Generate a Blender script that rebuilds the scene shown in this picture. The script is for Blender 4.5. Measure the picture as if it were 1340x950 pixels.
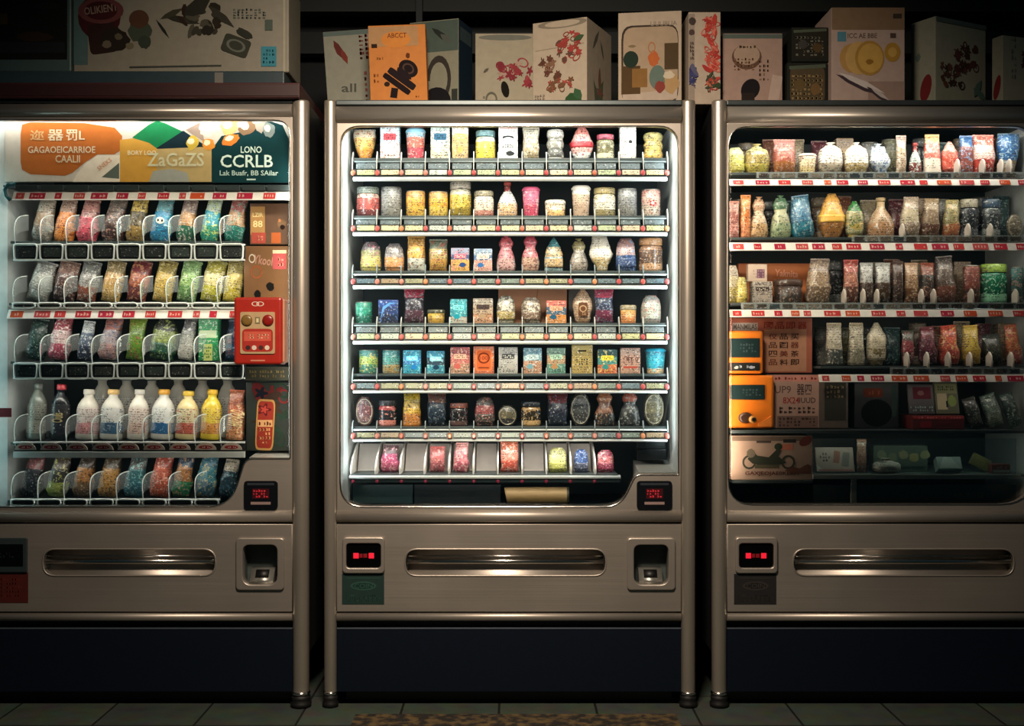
import bpy, bmesh, math, random
from mathutils import Vector, Matrix, noise
C = bpy.context.scene
for o in list(bpy.data.objects): bpy.data.objects.remove(o)
PI = math.pi
R = math.radians
# ------------------------------------------------------------------ camera, world, lights, exposure
F = 1512.0; D = 3.6; CZ = 1.07
cam = bpy.data.objects.new('camera', bpy.data.cameras.new('camera'))
C.collection.objects.link(cam); C.camera = cam
cam.location = (0, -D, CZ); cam.rotation_euler = (PI/2, 0, 0)
cam.data.sensor_width = 36; cam.data.lens = F/1340*36
cam.data.clip_start = 0.05
C.view_settings.view_transform = 'Standard'; C.view_settings.look = 'None'
C.view_settings.gamma = 1; C.view_settings.use_curve_mapping = False
C.view_settings.exposure = 0.0
w = bpy.data.worlds.new('night'); C.world = w; w.use_nodes = True
w.node_tree.nodes['Background'].inputs[0].default_value = (0.10, 0.20, 0.24, 1)
w.node_tree.nodes['Background'].inputs[1].default_value = 0.08

def area(name, loc, rot, sx, sy, power, col, spread=180):
    l = bpy.data.lights.new(name, 'AREA'); l.shape = 'RECTANGLE'; l.size = sx; l.size_y = sy
    l.energy = power; l.color = col; l.spread = R(spread)
    o = bpy.data.objects.new(name, l); o.location = loc; o.rotation_euler = rot
    C.collection.objects.link(o); return o
def X(px, Y=0.0): return (px-670)/F*(D+Y)
def Z(py, Y=0.0): return CZ-(py-475)/F*(D+Y)
def S(p, Y=0.0): return p/F*(D+Y)

area('street_lamp_light', (-0.12, -1.80, 2.42), (R(50), 0, R(-2)), 0.50, 0.28, 27, (1.0, 0.81, 0.63), 100)
WHITE = (0.88, 0.97, 1.0)
# each machine's own lamps: a tube behind the header, a strip along each side of the window; the strips under the shelf fronts are added fill
area('middle_machine_top_light', (X(667), 0.042, Z(160)), (R(20), 0, 0), S(415), 0.016, 1.9, (1.0, 0.98, 0.93))
area('middle_machine_side_light', (X(451), 0.036, Z(400)), (R(90), 0, R(-52)), 0.015, S(440), 1.15, WHITE)
area('middle_machine_side_light', (X(882), 0.036, Z(385)), (R(90), 0, R(52)), 0.015, S(400), 1.15, WHITE)
for _y, _p in ((237.5, 1.05), (309.5, .90), (379, .72), (451.5, .62), (515.5, .42)):
    area('middle_machine_shelf_fill', (X(667, .05), .050, Z(_y+1.5, .05)), (R(22), 0, 0), S(400), .007, _p, (1.0, .95, .88))  # added fill strips, spreading brightness down the rows of goods
area('middle_machine_bin_light', (X(640, .07), 0.075, Z(580, .07)), (R(24), 0, 0), S(340), 0.01, 1.0, (1.0, 0.92, 0.86))
area('left_machine_banner_light', (X(170), 0.040, Z(151)), (R(32), 0, 0), S(400), 0.012, .9, (1.0, 0.95, 0.86))
for _y, _p in ((264, .85), (342, .75), (418.5, .6), (500, .75), (600, .42)):
    area('left_machine_shelf_fill', (X(168, .05), .050, Z(_y+1, .05)), (R(22), 0, 0), S(290), .007, _p, (1.0, .93, .82))  # added fill for the left machine's rows
area('left_machine_side_light', (X(-40), 0.034, Z(440)), (R(90), 0, R(-62)), 0.02, S(420), .85, (0.66, 1.0, 1.0))
area('left_machine_side_light', (X(377), 0.034, Z(400)), (R(90), 0, R(62)), 0.02, S(380), 1.1, (1.0, 0.93, 0.82))
area('right_machine_top_light', (X(1150), 0.042, Z(160)), (R(20), 0, 0), S(380), 0.016, 2.4, (1.0, 0.92, 0.82))
for _y, _p, _a, _b in ((244, 1.0, 960, 1340), (329, .65, 960, 1340), (416, .34, 1075, 1340), (501, .14, 1115, 1340)):
    area('right_machine_shelf_fill', (X((_a+_b)/2, .05), .050, Z(_y+1, .05)), (R(22), 0, 0), S(_b-_a), .007, _p, (1.0, .88, .74))  # added fill, weaker towards the lower shelves
area('right_machine_side_light', (X(957), 0.034, Z(300)), (R(90), 0, R(-62)), 0.02, S(200), .5, (1.0, 0.72, 0.55))
area('right_machine_side_light', (X(957), 0.034, Z(520)), (R(90), 0, R(-50)), 0.02, S(210), .85, (1.0, 0.74, 0.56))  # lower one added to brighten the phones and boards
area('right_machine_tray_light', (X(1200, .07), 0.08, Z(572, .07)), (R(24), 0, 0), S(260), 0.01, .13, (.9, 1.0, 0.85))
area('middle_machine_floor_fill', (X(640, .07), 0.075, Z(634, .07)), (R(24), 0, 0), S(340), 0.01, .16, (1.0, 0.92, 0.86))  # fill added to bring up the parcel and bin panels

# ------------------------------------------------------------------ helpers
def lin(h):
    h = h.lstrip('#')
    if len(h) == 3: h = ''.join(c*2 for c in h)
    v = [int(h[i:i+2], 16)/255 for i in (0, 2, 4)]
    return tuple(c/12.92 if c <= .04045 else ((c+.055)/1.055)**2.4 for c in v)+(1,)
_m = {}
def mat(h, rough=.5, metal=0, spec=.5, emit=0, bump=0):
    k = (h, rough, metal, spec, emit, bump)
    if k in _m: return _m[k]
    m = bpy.data.materials.new('paint_'+h.strip('#')); m.use_nodes = True
    nt = m.node_tree; b = nt.nodes['Principled BSDF']; c = lin(h)
    tc = nt.nodes.new('ShaderNodeTexCoord'); n = nt.nodes.new('ShaderNodeTexNoise'); n.inputs['Scale'].default_value = 40
    n.inputs['Detail'].default_value = 4
    nt.links.new(tc.outputs['Object'], n.inputs['Vector'])
    mx = nt.nodes.new('ShaderNodeMix'); mx.data_type = 'RGBA'
    mx.inputs[6].default_value = tuple(x*.82 for x in c[:3])+(1,); mx.inputs[7].default_value = tuple(min(1, x*1.12) for x in c[:3])+(1,)
    nt.links.new(n.outputs['Fac'], mx.inputs[0]); nt.links.new(mx.outputs[2], b.inputs['Base Color'])
    b.inputs['Roughness'].default_value = rough; b.inputs['Metallic'].default_value = metal
    b.inputs['Specular IOR Level'].default_value = spec
    if emit:
        b.inputs['Emission Color'].default_value = c; b.inputs['Emission Strength'].default_value = emit
    if bump:
        bp = nt.nodes.new('ShaderNodeBump'); bp.inputs['Strength'].default_value = bump; bp.inputs['Distance'].default_value = .003
        nt.links.new(n.outputs['Fac'], bp.inputs['Height']); nt.links.new(bp.outputs[0], b.inputs['Normal'])
    _m[k] = m; return m
def brushed(name, c, rough=.4, metal=.85, axis='x'):
    m = bpy.data.materials.new(name); m.use_nodes = True; nt = m.node_tree; b = nt.nodes['Principled BSDF']
    tc = nt.nodes.new('ShaderNodeTexCoord'); mp = nt.nodes.new('ShaderNodeMapping')
    mp.inputs['Scale'].default_value = (2, 60, 400) if axis == 'x' else (300, 300, 2)
    n = nt.nodes.new('ShaderNodeTexNoise'); n.inputs['Scale'].default_value = 1; n.inputs['Detail'].default_value = 3
    n2 = nt.nodes.new('ShaderNodeTexNoise'); n2.inputs['Scale'].default_value = 3.5; n2.inputs['Detail'].default_value = 6
    nt.links.new(tc.outputs['Object'], mp.inputs[0]); nt.links.new(mp.outputs[0], n.inputs['Vector']); nt.links.new(tc.outputs['Object'], n2.inputs['Vector'])
    ad = nt.nodes.new('ShaderNodeMath'); ad.operation = 'ADD'; nt.links.new(n.outputs['Fac'], ad.inputs[0]); nt.links.new(n2.outputs['Fac'], ad.inputs[1])
    mr = nt.nodes.new('ShaderNodeMapRange'); mr.inputs[1].default_value = .6; mr.inputs[2].default_value = 1.4
    mr.inputs[3].default_value = rough-.06; mr.inputs[4].default_value = rough+.08
    nt.links.new(ad.outputs[0], mr.inputs[0]); nt.links.new(mr.outputs[0], b.inputs['Roughness'])
    mx = nt.nodes.new('ShaderNodeMix'); mx.data_type = 'RGBA'; cc = lin(c)
    mx.inputs[6].default_value = tuple(x*.86 for x in cc[:3])+(1,); mx.inputs[7].default_value = cc
    nt.links.new(n2.outputs['Fac'], mx.inputs[0]); nt.links.new(mx.outputs[2], b.inputs['Base Color'])
    b.inputs['Metallic'].default_value = metal; return m
STEEL = brushed('brushed_steel', '#b4aca2', .42, .75)
POLE = brushed('satin_pole_steel', '#bcb4a8', .36, .75, 'z')
HEAD = brushed('header_steel', '#c4beb4', .40, .75)
CHROME = brushed('chrome', '#e0dcd6', .18, 1)
def glassmat(name, tint=(1, 1, 1), refl=1.0, clear=1.0):
    m = bpy.data.materials.new(name); m.use_nodes = True; nt = m.node_tree; nt.nodes.clear()
    o = nt.nodes.new('ShaderNodeOutputMaterial'); t = nt.nodes.new('ShaderNodeBsdfTransparent'); g = nt.nodes.new('ShaderNodeBsdfGlossy')
    t.inputs[0].default_value = tint+(1,); g.inputs['Roughness'].default_value = .03
    fr = nt.nodes.new('ShaderNodeFresnel'); fr.inputs[0].default_value = 1.45
    mu = nt.nodes.new('ShaderNodeMath'); mu.operation = 'MULTIPLY'; mu.inputs[1].default_value = refl; nt.links.new(fr.outputs[0], mu.inputs[0])
    mx = nt.nodes.new('ShaderNodeMixShader'); nt.links.new(mu.outputs[0], mx.inputs[0]); nt.links.new(t.outputs[0], mx.inputs[1]); nt.links.new(g.outputs[0], mx.inputs[2])
    if clear < 1:
        d = nt.nodes.new('ShaderNodeBsdfDiffuse'); d.inputs[0].default_value = (.75, .8, .8, 1)
        m2 = nt.nodes.new('ShaderNodeMixShader'); m2.inputs[0].default_value = 1-clear
        nt.links.new(mx.outputs[0], m2.inputs[1]); nt.links.new(d.outputs[0], m2.inputs[2]); nt.links.new(m2.outputs[0], o.inputs[0])
    else: nt.links.new(mx.outputs[0], o.inputs[0])
    return m
GLASS = glassmat('window_glass', (.96, .99, .98))
CLEAR = glassmat('clear_plastic', (.9, .95, .95), 1, .72)
THIN = glassmat('thin_clear_plastic', (.93, .97, .97), 1, .86)
# --- the printed packaging shader: three bands of colour, blotches and lines of small print
g = bpy.data.node_groups.new('pack_print', 'ShaderNodeTree')
for nm, ty in (('A', 'NodeSocketColor'), ('B', 'NodeSocketColor'), ('C', 'NodeSocketColor'), ('S', 'NodeSocketColor'),
               ('Z1', 'NodeSocketFloat'), ('Z2', 'NodeSocketFloat'), ('Height', 'NodeSocketFloat'), ('Scale', 'NodeSocketFloat'),
               ('Amount', 'NodeSocketFloat'), ('Rough', 'NodeSocketFloat'), ('Wrinkle', 'NodeSocketFloat')):
    g.interface.new_socket(nm, in_out='INPUT', socket_type=ty)
g.interface.new_socket('BSDF', in_out='OUTPUT', socket_type='NodeSocketShader')
def gn(t, **k):
    n = g.nodes.new(t)
    for a, v in k.items(): setattr(n, a, v)
    return n
def gm(op, a, b=None, c=None):
    n = gn('ShaderNodeMath', operation=op)
    for i, v in enumerate((a, b, c)):
        if v is None: continue
        if isinstance(v, (int, float)): n.inputs[i].default_value = v
        else: g.links.new(v, n.inputs[i])
    return n.outputs[0]
def gmix(f, a, b):
    n = gn('ShaderNodeMix', data_type='RGBA'); g.links.new(f, n.inputs[0])
    for i, v in ((6, a), (7, b)):
        if isinstance(v, tuple): n.inputs[i].default_value = v
        else: g.links.new(v, n.inputs[i])
    return n.outputs[2]
gi = gn('NodeGroupInput'); go = gn('NodeGroupOutput'); tc = gn('ShaderNodeTexCoord'); oi = gn('ShaderNodeObjectInfo')
sep = gn('ShaderNodeSeparateXYZ'); g.links.new(tc.outputs['Object'], sep.inputs[0])
off = gm('MULTIPLY', oi.outputs['Random'], 37.0)
cmb = gn('ShaderNodeCombineXYZ'); g.links.new(gm('ADD', sep.outputs[0], off), cmb.inputs[0]); g.links.new(gm('MULTIPLY', sep.outputs[1], .3), cmb.inputs[1]); g.links.new(sep.outputs[2], cmb.inputs[2])
def gnoise(scale, det=2.0):
    n = gn('ShaderNodeTexNoise'); n.inputs['Detail'].default_value = det; g.links.new(cmb.outputs[0], n.inputs['Vector'])
    if isinstance(scale, (int, float)): n.inputs['Scale'].default_value = scale
    else: g.links.new(scale, n.inputs['Scale'])
    return n.outputs['Fac']
nz = gnoise(45.0)
t = gm('ADD', gm('DIVIDE', sep.outputs[2], gi.outputs['Height']), gm('MULTIPLY', gm('SUBTRACT', nz, .5), .10))
c1 = gmix(gm('GREATER_THAN', t, gi.outputs['Z1']), gi.outputs['C'], gi.outputs['B'])
c2 = gmix(gm('GREATER_THAN', t, gi.outputs['Z2']), c1, gi.outputs['A'])
bl = gm('GREATER_THAN', gnoise(gm('MULTIPLY', gi.outputs['Scale'], 120.0), 4.0), gm('SUBTRACT', .74, gm('MULTIPLY', gi.outputs['Amount'], .32)))
c3 = gmix(gm('MULTIPLY', bl, .8), c2, gi.outputs['S'])
# lines of print
row = gm('MULTIPLY', sep.outputs[2], 130.0); fr = gm('FRACT', row); fl = gm('FLOOR', row)
cm2 = gn('ShaderNodeCombineXYZ'); g.links.new(gm('MULTIPLY', gm('ADD', sep.outputs[0], off), 260.0), cm2.inputs[0]); g.links.new(gm('MULTIPLY', fl, 7.31), cm2.inputs[1]); g.links.new(gm('MULTIPLY', fr, 2.2), cm2.inputs[2])
n4 = gn('ShaderNodeTexNoise'); n4.inputs['Scale'].default_value = 1.0; n4.inputs['Detail'].default_value = 1; g.links.new(cm2.outputs[0], n4.inputs['Vector'])
ln = gm('MULTIPLY', gm('GREATER_THAN', n4.outputs['Fac'], .55), gm('GREATER_THAN', fr, .35))
ln = gm('MULTIPLY', ln, gm('GREATER_THAN', gnoise(30.0), .42))
dark = gmix(gm('MULTIPLY', ln, .85), c3, (.03, .025, .03, 1))
lt = gm('MULTIPLY', gm('GREATER_THAN', gnoise(170.0, 2.0), .65), .4)
c5 = gmix(lt, dark, (.86, .84, .78, 1))
pb = gn('ShaderNodeBsdfPrincipled'); g.links.new(c5, pb.inputs['Base Color']); g.links.new(gi.outputs['Rough'], pb.inputs['Roughness'])
bp = gn('ShaderNodeBump'); bp.inputs['Distance'].default_value = .004; g.links.new(gi.outputs['Wrinkle'], bp.inputs['Strength'])
g.links.new(gnoise(75.0, 3.0), bp.inputs['Height']); g.links.new(bp.outputs[0], pb.inputs['Normal']); g.links.new(pb.outputs[0], go.inputs[0])
def mute(h, k=.16):
    v = [int(h.lstrip('#')[i:i+2], 16) for i in (0, 2, 4)]; g_ = .3*v[0]+.59*v[1]+.11*v[2]
    return '#%02x%02x%02x' % tuple(int(a*(1-k)+g_*k) for a in v)
_p = {}
def pack(cols, H, z1=.38, z2=.72, scale=1.0, amt=.5, rough=.35, wr=.0):
    k = (cols, round(H, 3), z1, z2, scale, amt, rough, wr)
    if k in _p: return _p[k]
    c = cols.split(); c = c+[c[-1]]*(4-len(c))
    c = [mute(q) for q in c]
    m = bpy.data.materials.new('printed_pack'); m.use_nodes = True; nt = m.node_tree; nt.nodes.clear()
    o = nt.nodes.new('ShaderNodeOutputMaterial'); gg = nt.nodes.new('ShaderNodeGroup'); gg.node_tree = g
    for nm, v in (('A', lin(c[0])), ('B', lin(c[1])), ('C', lin(c[2])), ('S', lin(c[3])), ('Z1', z1), ('Z2', z2), ('Height', H),
                  ('Scale', scale), ('Amount', amt), ('Rough', rough), ('Wrinkle', wr)): gg.inputs[nm].default_value = v
    nt.links.new(gg.outputs[0], o.inputs[0]); _p[k] = m; return m

# --- mesh builders
def bm_box(bm, x0, x1, y0, y1, z0, z1, bev=0, mi=0, seg=2):
    r = bmesh.ops.create_cube(bm, size=1)
    vs = r['verts']
    for v in vs:
        v.co = Vector((x0+(v.co.x+.5)*(x1-x0), y0+(v.co.y+.5)*(y1-y0), z0+(v.co.z+.5)*(z1-z0)))
    fs = set(f for v in vs for f in v.link_faces)
    for f in fs: f.material_index = mi
    if bev:
        es = set(e for v in vs for e in v.link_edges)
        bmesh.ops.bevel(bm, geom=list(es), offset=bev, segments=seg, profile=.5, affect='EDGES')
def bm_lathe(bm, prof, n=24, cx=0, cy=0, mi=0, sy=1.0):
    rings = []
    for r, z in prof:
        rings.append([bm.verts.new((cx+r*math.cos(2*PI*i/n), cy+sy*r*math.sin(2*PI*i/n), z)) for i in range(n)])
    for a, b in zip(rings, rings[1:]):
        for i in range(n):
            f = bm.faces.new((a[i], a[(i+1) % n], b[(i+1) % n], b[i])); f.smooth = True; f.material_index = mi
    f = bm.faces.new(rings[-1]); f.material_index = mi
    f = bm.faces.new(list(reversed(rings[0]))); f.material_index = mi
def bm_tube(bm, pts, r, n=8, mi=0, close=False):
    pts = [Vector(p) for p in pts]; rings = []
    N = len(pts)
    for i, p in enumerate(pts):
        if close: d = pts[(i+1) % N]-pts[i-1]
        else: d = pts[min(i+1, N-1)]-pts[max(i-1, 0)]
        d.normalize(); u = d.orthogonal() if i == 0 else (u-d*u.dot(d))
        u.normalize(); v = d.cross(u)
        rings.append([bm.verts.new(p+r*(math.cos(2*PI*k/n)*u+math.sin(2*PI*k/n)*v)) for k in range(n)])
    prs = list(zip(rings, rings[1:]))
    if close: prs.append((rings[-1], rings[0]))
    for a, b in prs:
        for k in range(n):
            f = bm.faces.new((a[k], a[(k+1) % n], b[(k+1) % n], b[k])); f.smooth = True; f.material_index = mi
    if not close:
        bm.faces.new(rings[0]); bm.faces.new(rings[-1])
def bm_poly(bm, pts, y0, y1, mi=0, bev=0):
    """outline in x,z given thickness in y"""
    a = [bm.verts.new((x, y0, z)) for x, z in pts]; b = [bm.verts.new((x, y1, z)) for x, z in pts]
    n = len(pts); fs = [bm.faces.new(a), bm.faces.new(list(reversed(b)))]
    for i in range(n): fs.append(bm.faces.new((a[i], b[i], b[(i+1) % n], a[(i+1) % n])))
    for f in fs: f.material_index = mi
def bm_profile(bm, pts, x0, x1, mi=0, smooth=True):
    """profile in y,z extruded along x"""
    a = [bm.verts.new((x0, y, z)) for y, z in pts]; b = [bm.verts.new((x1, y, z)) for y, z in pts]
    n = len(pts); fs = [bm.faces.new(a), bm.faces.new(list(reversed(b)))]
    for i in range(n):
        f = bm.faces.new((a[i], b[i], b[(i+1) % n], a[(i+1) % n])); f.smooth = smooth; fs.append(f)
    for f in fs: f.material_index = mi
def interp(l, t):
    x = t*(len(l)-1); i = min(int(x), len(l)-2); f = x-i; f = f*f*(3-2*f)
    return l[i]*(1-f)+l[i+1]*f
def bm_soft(bm, W, Dp, H, wl, dl, seed=0, n=22, m=14, wr=.05, pw=2.6, skew=0, xl=None):
    rings = []
    for j in range(m+1):
        t = j/m; a = max(interp(wl, t), .03)*W/2; b = max(interp(dl, t), .04)*Dp/2
        ox = skew*W*t+(interp(xl, t)*W if xl else 0); ring = []
        for i in range(n):
            th = 2*PI*i/n; c, s = math.cos(th), math.sin(th)
            x = a*math.copysign(abs(c)**(2/pw), c); y = b*math.copysign(abs(s)**(2/pw), s)
            k = 1+wr*noise.noise(Vector((x*60+seed*3.1, y*60, t*H*45+seed)))*2
            ring.append(bm.verts.new((ox+x*k, y*k, t*H)))
        rings.append(ring)
    for a, b in zip(rings, rings[1:]):
        for i in range(n):
            f = bm.faces.new((a[i], a[(i+1) % n], b[(i+1) % n], b[i])); f.smooth = True
    bm.faces.new(rings[-1]); bm.faces.new(list(reversed(rings[0])))
def obj(name, bm, m=None, parent=None, **tags):
    me = bpy.data.meshes.new(name); bmesh.ops.recalc_face_normals(bm, faces=bm.faces); bm.to_mesh(me); bm.free()
    for q in (m if isinstance(m, (list, tuple)) else [m]):
        if q: me.materials.append(q)
    o = bpy.data.objects.new(name, me); C.collection.objects.link(o)
    if parent: o.parent = parent
    for k, v in tags.items(): o[k] = v
    return o
def thing(name, label, cat, loc=(0, 0, 0), rot=(0, 0, 0), group=None):
    o = bpy.data.objects.new(name, None); C.collection.objects.link(o); o.location = loc; o.rotation_euler = rot
    o.empty_display_size = .05; o['label'] = label; o['category'] = cat
    if group: o['group'] = group
    return o
def box(name, m, parent, x0, x1, y0, y1, z0, z1, bev=0, **tags):
    bm = bmesh.new(); bm_box(bm, x0, x1, y0, y1, z0, z1, bev); return obj(name, bm, m, parent, **tags)
def rounded(verts, seg=7):
    """verts (x,z,r) -> outline points"""
    out = []; n = len(verts)
    for i in range(n):
        p = Vector(verts[i][:2]); r = verts[i][2]; a = Vector(verts[i-1][:2])-p; b = Vector(verts[(i+1) % n][:2])-p
        if r <= 0: out.append(tuple(p)); continue
        a.normalize(); b.normalize(); ang = a.angle(b); d = r/math.tan(ang/2)
        p0 = p+a*d; p1 = p+b*d
        for k in range(seg+1):
            t = k/seg; q = p0.lerp(p, t).lerp(p.lerp(p1, t), t); q2 = (p0.lerp(p1, t)+p)/2
            out.append(tuple(q*.85+q2*.15 if 0 < k < seg else q))
    return out
def plate(name, outer, holes, y0, y1, m, parent, bev=0):
    """flat sheet with holes: 2D curve filled and extruded, lying in the x-z plane"""
    cu = bpy.data.curves.new(name, 'CURVE'); cu.dimensions = '2D'; cu.fill_mode = 'BOTH'
    cu.extrude = (y1-y0)/2-bev; cu.bevel_depth = bev; cu.bevel_resolution = 2
    cu.offset = -bev
    for pts in [outer]+holes:
        sp = cu.splines.new('POLY'); sp.points.add(len(pts)-1); sp.use_cyclic_u = True
        for q, (x, z) in zip(sp.points, pts): q.co = (x, z, 0, 1)
    t = bpy.data.objects.new('tmp', cu); C.collection.objects.link(t)
    dg = bpy.context.evaluated_depsgraph_get(); me = bpy.data.meshes.new_from_object(t.evaluated_get(dg))
    bpy.data.objects.remove(t)
    me.transform(Matrix.Translation((0, (y0+y1)/2, 0)) @ Matrix.Rotation(PI/2, 4, 'X'))
    me.materials.clear(); me.materials.append(m)
    o = bpy.data.objects.new(name, me); C.collection.objects.link(o); o.parent = parent; return o
_txt = {}
def text_polys(s):
    if s in _txt: return _txt[s]
    cu = bpy.data.curves.new('t', 'FONT'); cu.body = s; cu.size = 1; cu.resolution_u = 2; cu.offset = .014; cu.align_x = 'CENTER'; cu.align_y = 'CENTER'
    t = bpy.data.objects.new('tmp', cu); C.collection.objects.link(t)
    dg = bpy.context.evaluated_depsgraph_get(); me = bpy.data.meshes.new_from_object(t.evaluated_get(dg)); bpy.data.objects.remove(t)
    vs = [(v.co.x, v.co.y) for v in me.vertices]; fs = [tuple(p.vertices) for p in me.polygons]
    if vs:
        xs = [v[0] for v in vs]; zs = [v[1] for v in vs]; a, b, c, d = min(xs), max(xs), min(zs), max(zs)
        vs = [((x-(a+b)/2)/(b-a), (z-(c+d)/2)/(d-c)) for x, z in vs]
    _txt[s] = (vs, fs); return _txt[s]
def clip_poly(p, x0, x1, z0, z1):
    for ax, lim, sg in ((0, x0, 1), (0, x1, -1), (2, z0, 1), (2, z1, -1)):
        out = []
        for i in range(len(p)):
            a, b = p[i-1], p[i]; da, db = (a[ax]-lim)*sg, (b[ax]-lim)*sg
            if (da >= 0) != (db >= 0):
                t = da/(da-db); out.append(tuple(a[k]+(b[k]-a[k])*t for k in range(3)))
            if db >= 0: out.append(b)
        p = out
        if len(p) < 3: return []
    return p
def prints(name, items, parent, y=0.0, clip=None, seed=1):
    """flat printed or stuck-on marks: items (kind, x, z, w, h, rot_deg, colour)"""
    rnd = random.Random(seed); bm = bmesh.new(); mats = []; ml = []
    for k, it in enumerate(items):
        kind, cx, cz, w_, h_, rot, col = it[:7]
        m = mat(col, .85, 0, .12) if isinstance(col, str) else col
        if m not in ml: ml.append(m)
        mi = ml.index(m); yy = y-.0005-.00006*k; a = R(rot); ca, sa = math.cos(a), math.sin(a)
        def tr(p): return (cx+(p[0]*w_)*ca-(p[1]*h_)*sa, yy, cz+(p[0]*w_)*sa+(p[1]*h_)*ca)
        polys = []
        if kind == 'rect': polys = [[(-.5, -.5), (.5, -.5), (.5, .5), (-.5, .5)]]
        elif kind == 'ell': polys = [[(.5*math.cos(2*PI*i/20), .5*math.sin(2*PI*i/20)) for i in range(20)]]
        elif kind == 'blob':
            polys = [[((.5-.13*rnd.random())*math.cos(2*PI*i/18), (.5-.13*rnd.random())*math.sin(2*PI*i/18)) for i in range(18)]]
        elif kind == 'flower':
            polys = [[(.5*(.72+.28*math.cos(5*2*PI*i/40))*math.cos(2*PI*i/40), .5*(.72+.28*math.cos(5*2*PI*i/40))*math.sin(2*PI*i/40)) for i in range(40)]]
        elif kind == 'leaf': polys = [[(-.5, 0), (-.25, -.3), (.1, -.4), (.5, 0), (.1, .4), (-.25, .3)]]
        elif kind == 'tri': polys = [[(-.5, -.5), (.5, -.5), (0, .5)]]
        elif kind == 'poly': polys = [it[7]]
        elif kind == 'rrect': polys = [rounded([(-.5, -.5, .18), (.5, -.5, .18), (.5, .5, .18), (-.5, .5, .18)], 4)]
        elif kind == 'ring':
            N = 20
            for i in range(N):
                t0, t1 = 2*PI*i/N, 2*PI*(i+1)/N
                polys.append([(.5*math.cos(t0), .5*math.sin(t0)), (.5*math.cos(t1), .5*math.sin(t1)), (.36*math.cos(t1), .36*math.sin(t1)), (.36*math.cos(t0), .36*math.sin(t0))])
        elif kind == 'text':
            vs, fs = text_polys(it[7]); bv = [bm.verts.new(tr(v)) for v in vs]
            for f in fs:
                try: bm.faces.new([bv[i] for i in f]).material_index = mi
                except ValueError: pass
        elif kind == 'marks':   # a block of small unreadable print
            rows = it[7]; cols = it[8]
            for r_ in range(rows):
                for c_ in range(cols):
                    if rnd.random() < .18: continue
                    x0 = -.5+(c_+.12)/cols; x1 = -.5+(c_+.5+.38*rnd.random())/cols; z0 = -.5+(r_+.2)/rows; z1 = -.5+(r_+.5+.35*rnd.random())/rows
                    polys.append([(x0, z0), (x1, z0), (x1, z1), (x0, z1)])
                    if rnd.random() < .6: polys.append([(x0, z0-.1/rows), (x0+.3/cols, z0-.1/rows), (x0+.3/cols, z1+.12/rows), (x0, z1+.12/rows)])
        for p in polys:
            p = [tr(q) for q in p]
            if clip: p = clip_poly(p, *clip)
            if len(p) < 3: continue
            f = bm.faces.new([bm.verts.new(q) for q in p]); f.material_index = mi
    me = bpy.data.meshes.new(name); bm.to_mesh(me); bm.free()
    for m in ml: me.materials.append(m)
    o = bpy.data.objects.new(name, me); C.collection.objects.link(o); o.parent = parent
    return o
def flowers(rnd, x, z, w_, h_, n, cols, s):
    return [(rnd.choice(['flower', 'flower', 'blob', 'ring']), x+(rnd.random()-.5)*w_, z+(rnd.random()-.5)*h_, s*(.7+.6*rnd.random()), s*(.7+.6*rnd.random()), rnd.random()*360, rnd.choice(cols)) for _ in range(n)]

# ------------------------------------------------------------------ the setting
def tilemat():
    m = bpy.data.materials.new('floor_tiles'); m.use_nodes = True; nt = m.node_tree; b = nt.nodes['Principled BSDF']
    tc = nt.nodes.new('ShaderNodeTexCoord'); br = nt.nodes.new('ShaderNodeTexBrick'); br.offset = 0
    mp = nt.nodes.new('ShaderNodeMapping'); mp.inputs['Location'].default_value = (.04, .19, 0); nt.links.new(tc.outputs['Object'], mp.inputs[0]); nt.links.new(mp.outputs[0], br.inputs['Vector'])
    br.inputs['Scale'].default_value = 1; br.inputs['Brick Width'].default_value = .30; br.inputs['Row Height'].default_value = .30
    br.inputs['Mortar Size'].default_value = .004; br.inputs['Color1'].default_value = lin('#4c574e'); br.inputs['Color2'].default_value = lin('#414c44'); br.inputs['Mortar'].default_value = lin('#0a0d0b')
    n = nt.nodes.new('ShaderNodeTexNoise'); n.inputs['Scale'].default_value = 14; n.inputs['Detail'].default_value = 8; nt.links.new(tc.outputs['Object'], n.inputs['Vector'])
    mx = nt.nodes.new('ShaderNodeMix'); mx.data_type = 'RGBA'; mx.blend_type = 'MULTIPLY'; mx.inputs[0].default_value = .8
    nt.links.new(br.outputs[0], mx.inputs[6]); nt.links.new(n.outputs[1], mx.inputs[7]); nt.links.new(mx.outputs[2], b.inputs['Base Color'])
    b.inputs['Roughness'].default_value = .7; return m
def structure(name, m, *a):
    o = box(name, m, None, *a); o['kind'] = 'structure'; return o
structure('floor', tilemat(), -4, 4, -5, 1.1, -.05, 0)
structure('wall_back', mat('#10171b', .8, bump=.3), -4, 4, .95, 1.05, 0, 2.8)
structure('ceiling', mat('#2b3332', .8), -4, 4, -.2, .94, 2.62, 2.70)
structure('trim_1', mat('#1e2524', .7), -4, 4, .74, .80, Z(15, .74), Z(-40, .74))
structure('trim_2', mat('#161d20', .7), -4, 4, .84, .90, Z(70, .84), Z(42, .84))
structure('trim_3', mat('#20282a', .7), X(545, .7), X(553, .7), .68, .72, Z(80, .68), Z(-10, .68))
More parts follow.
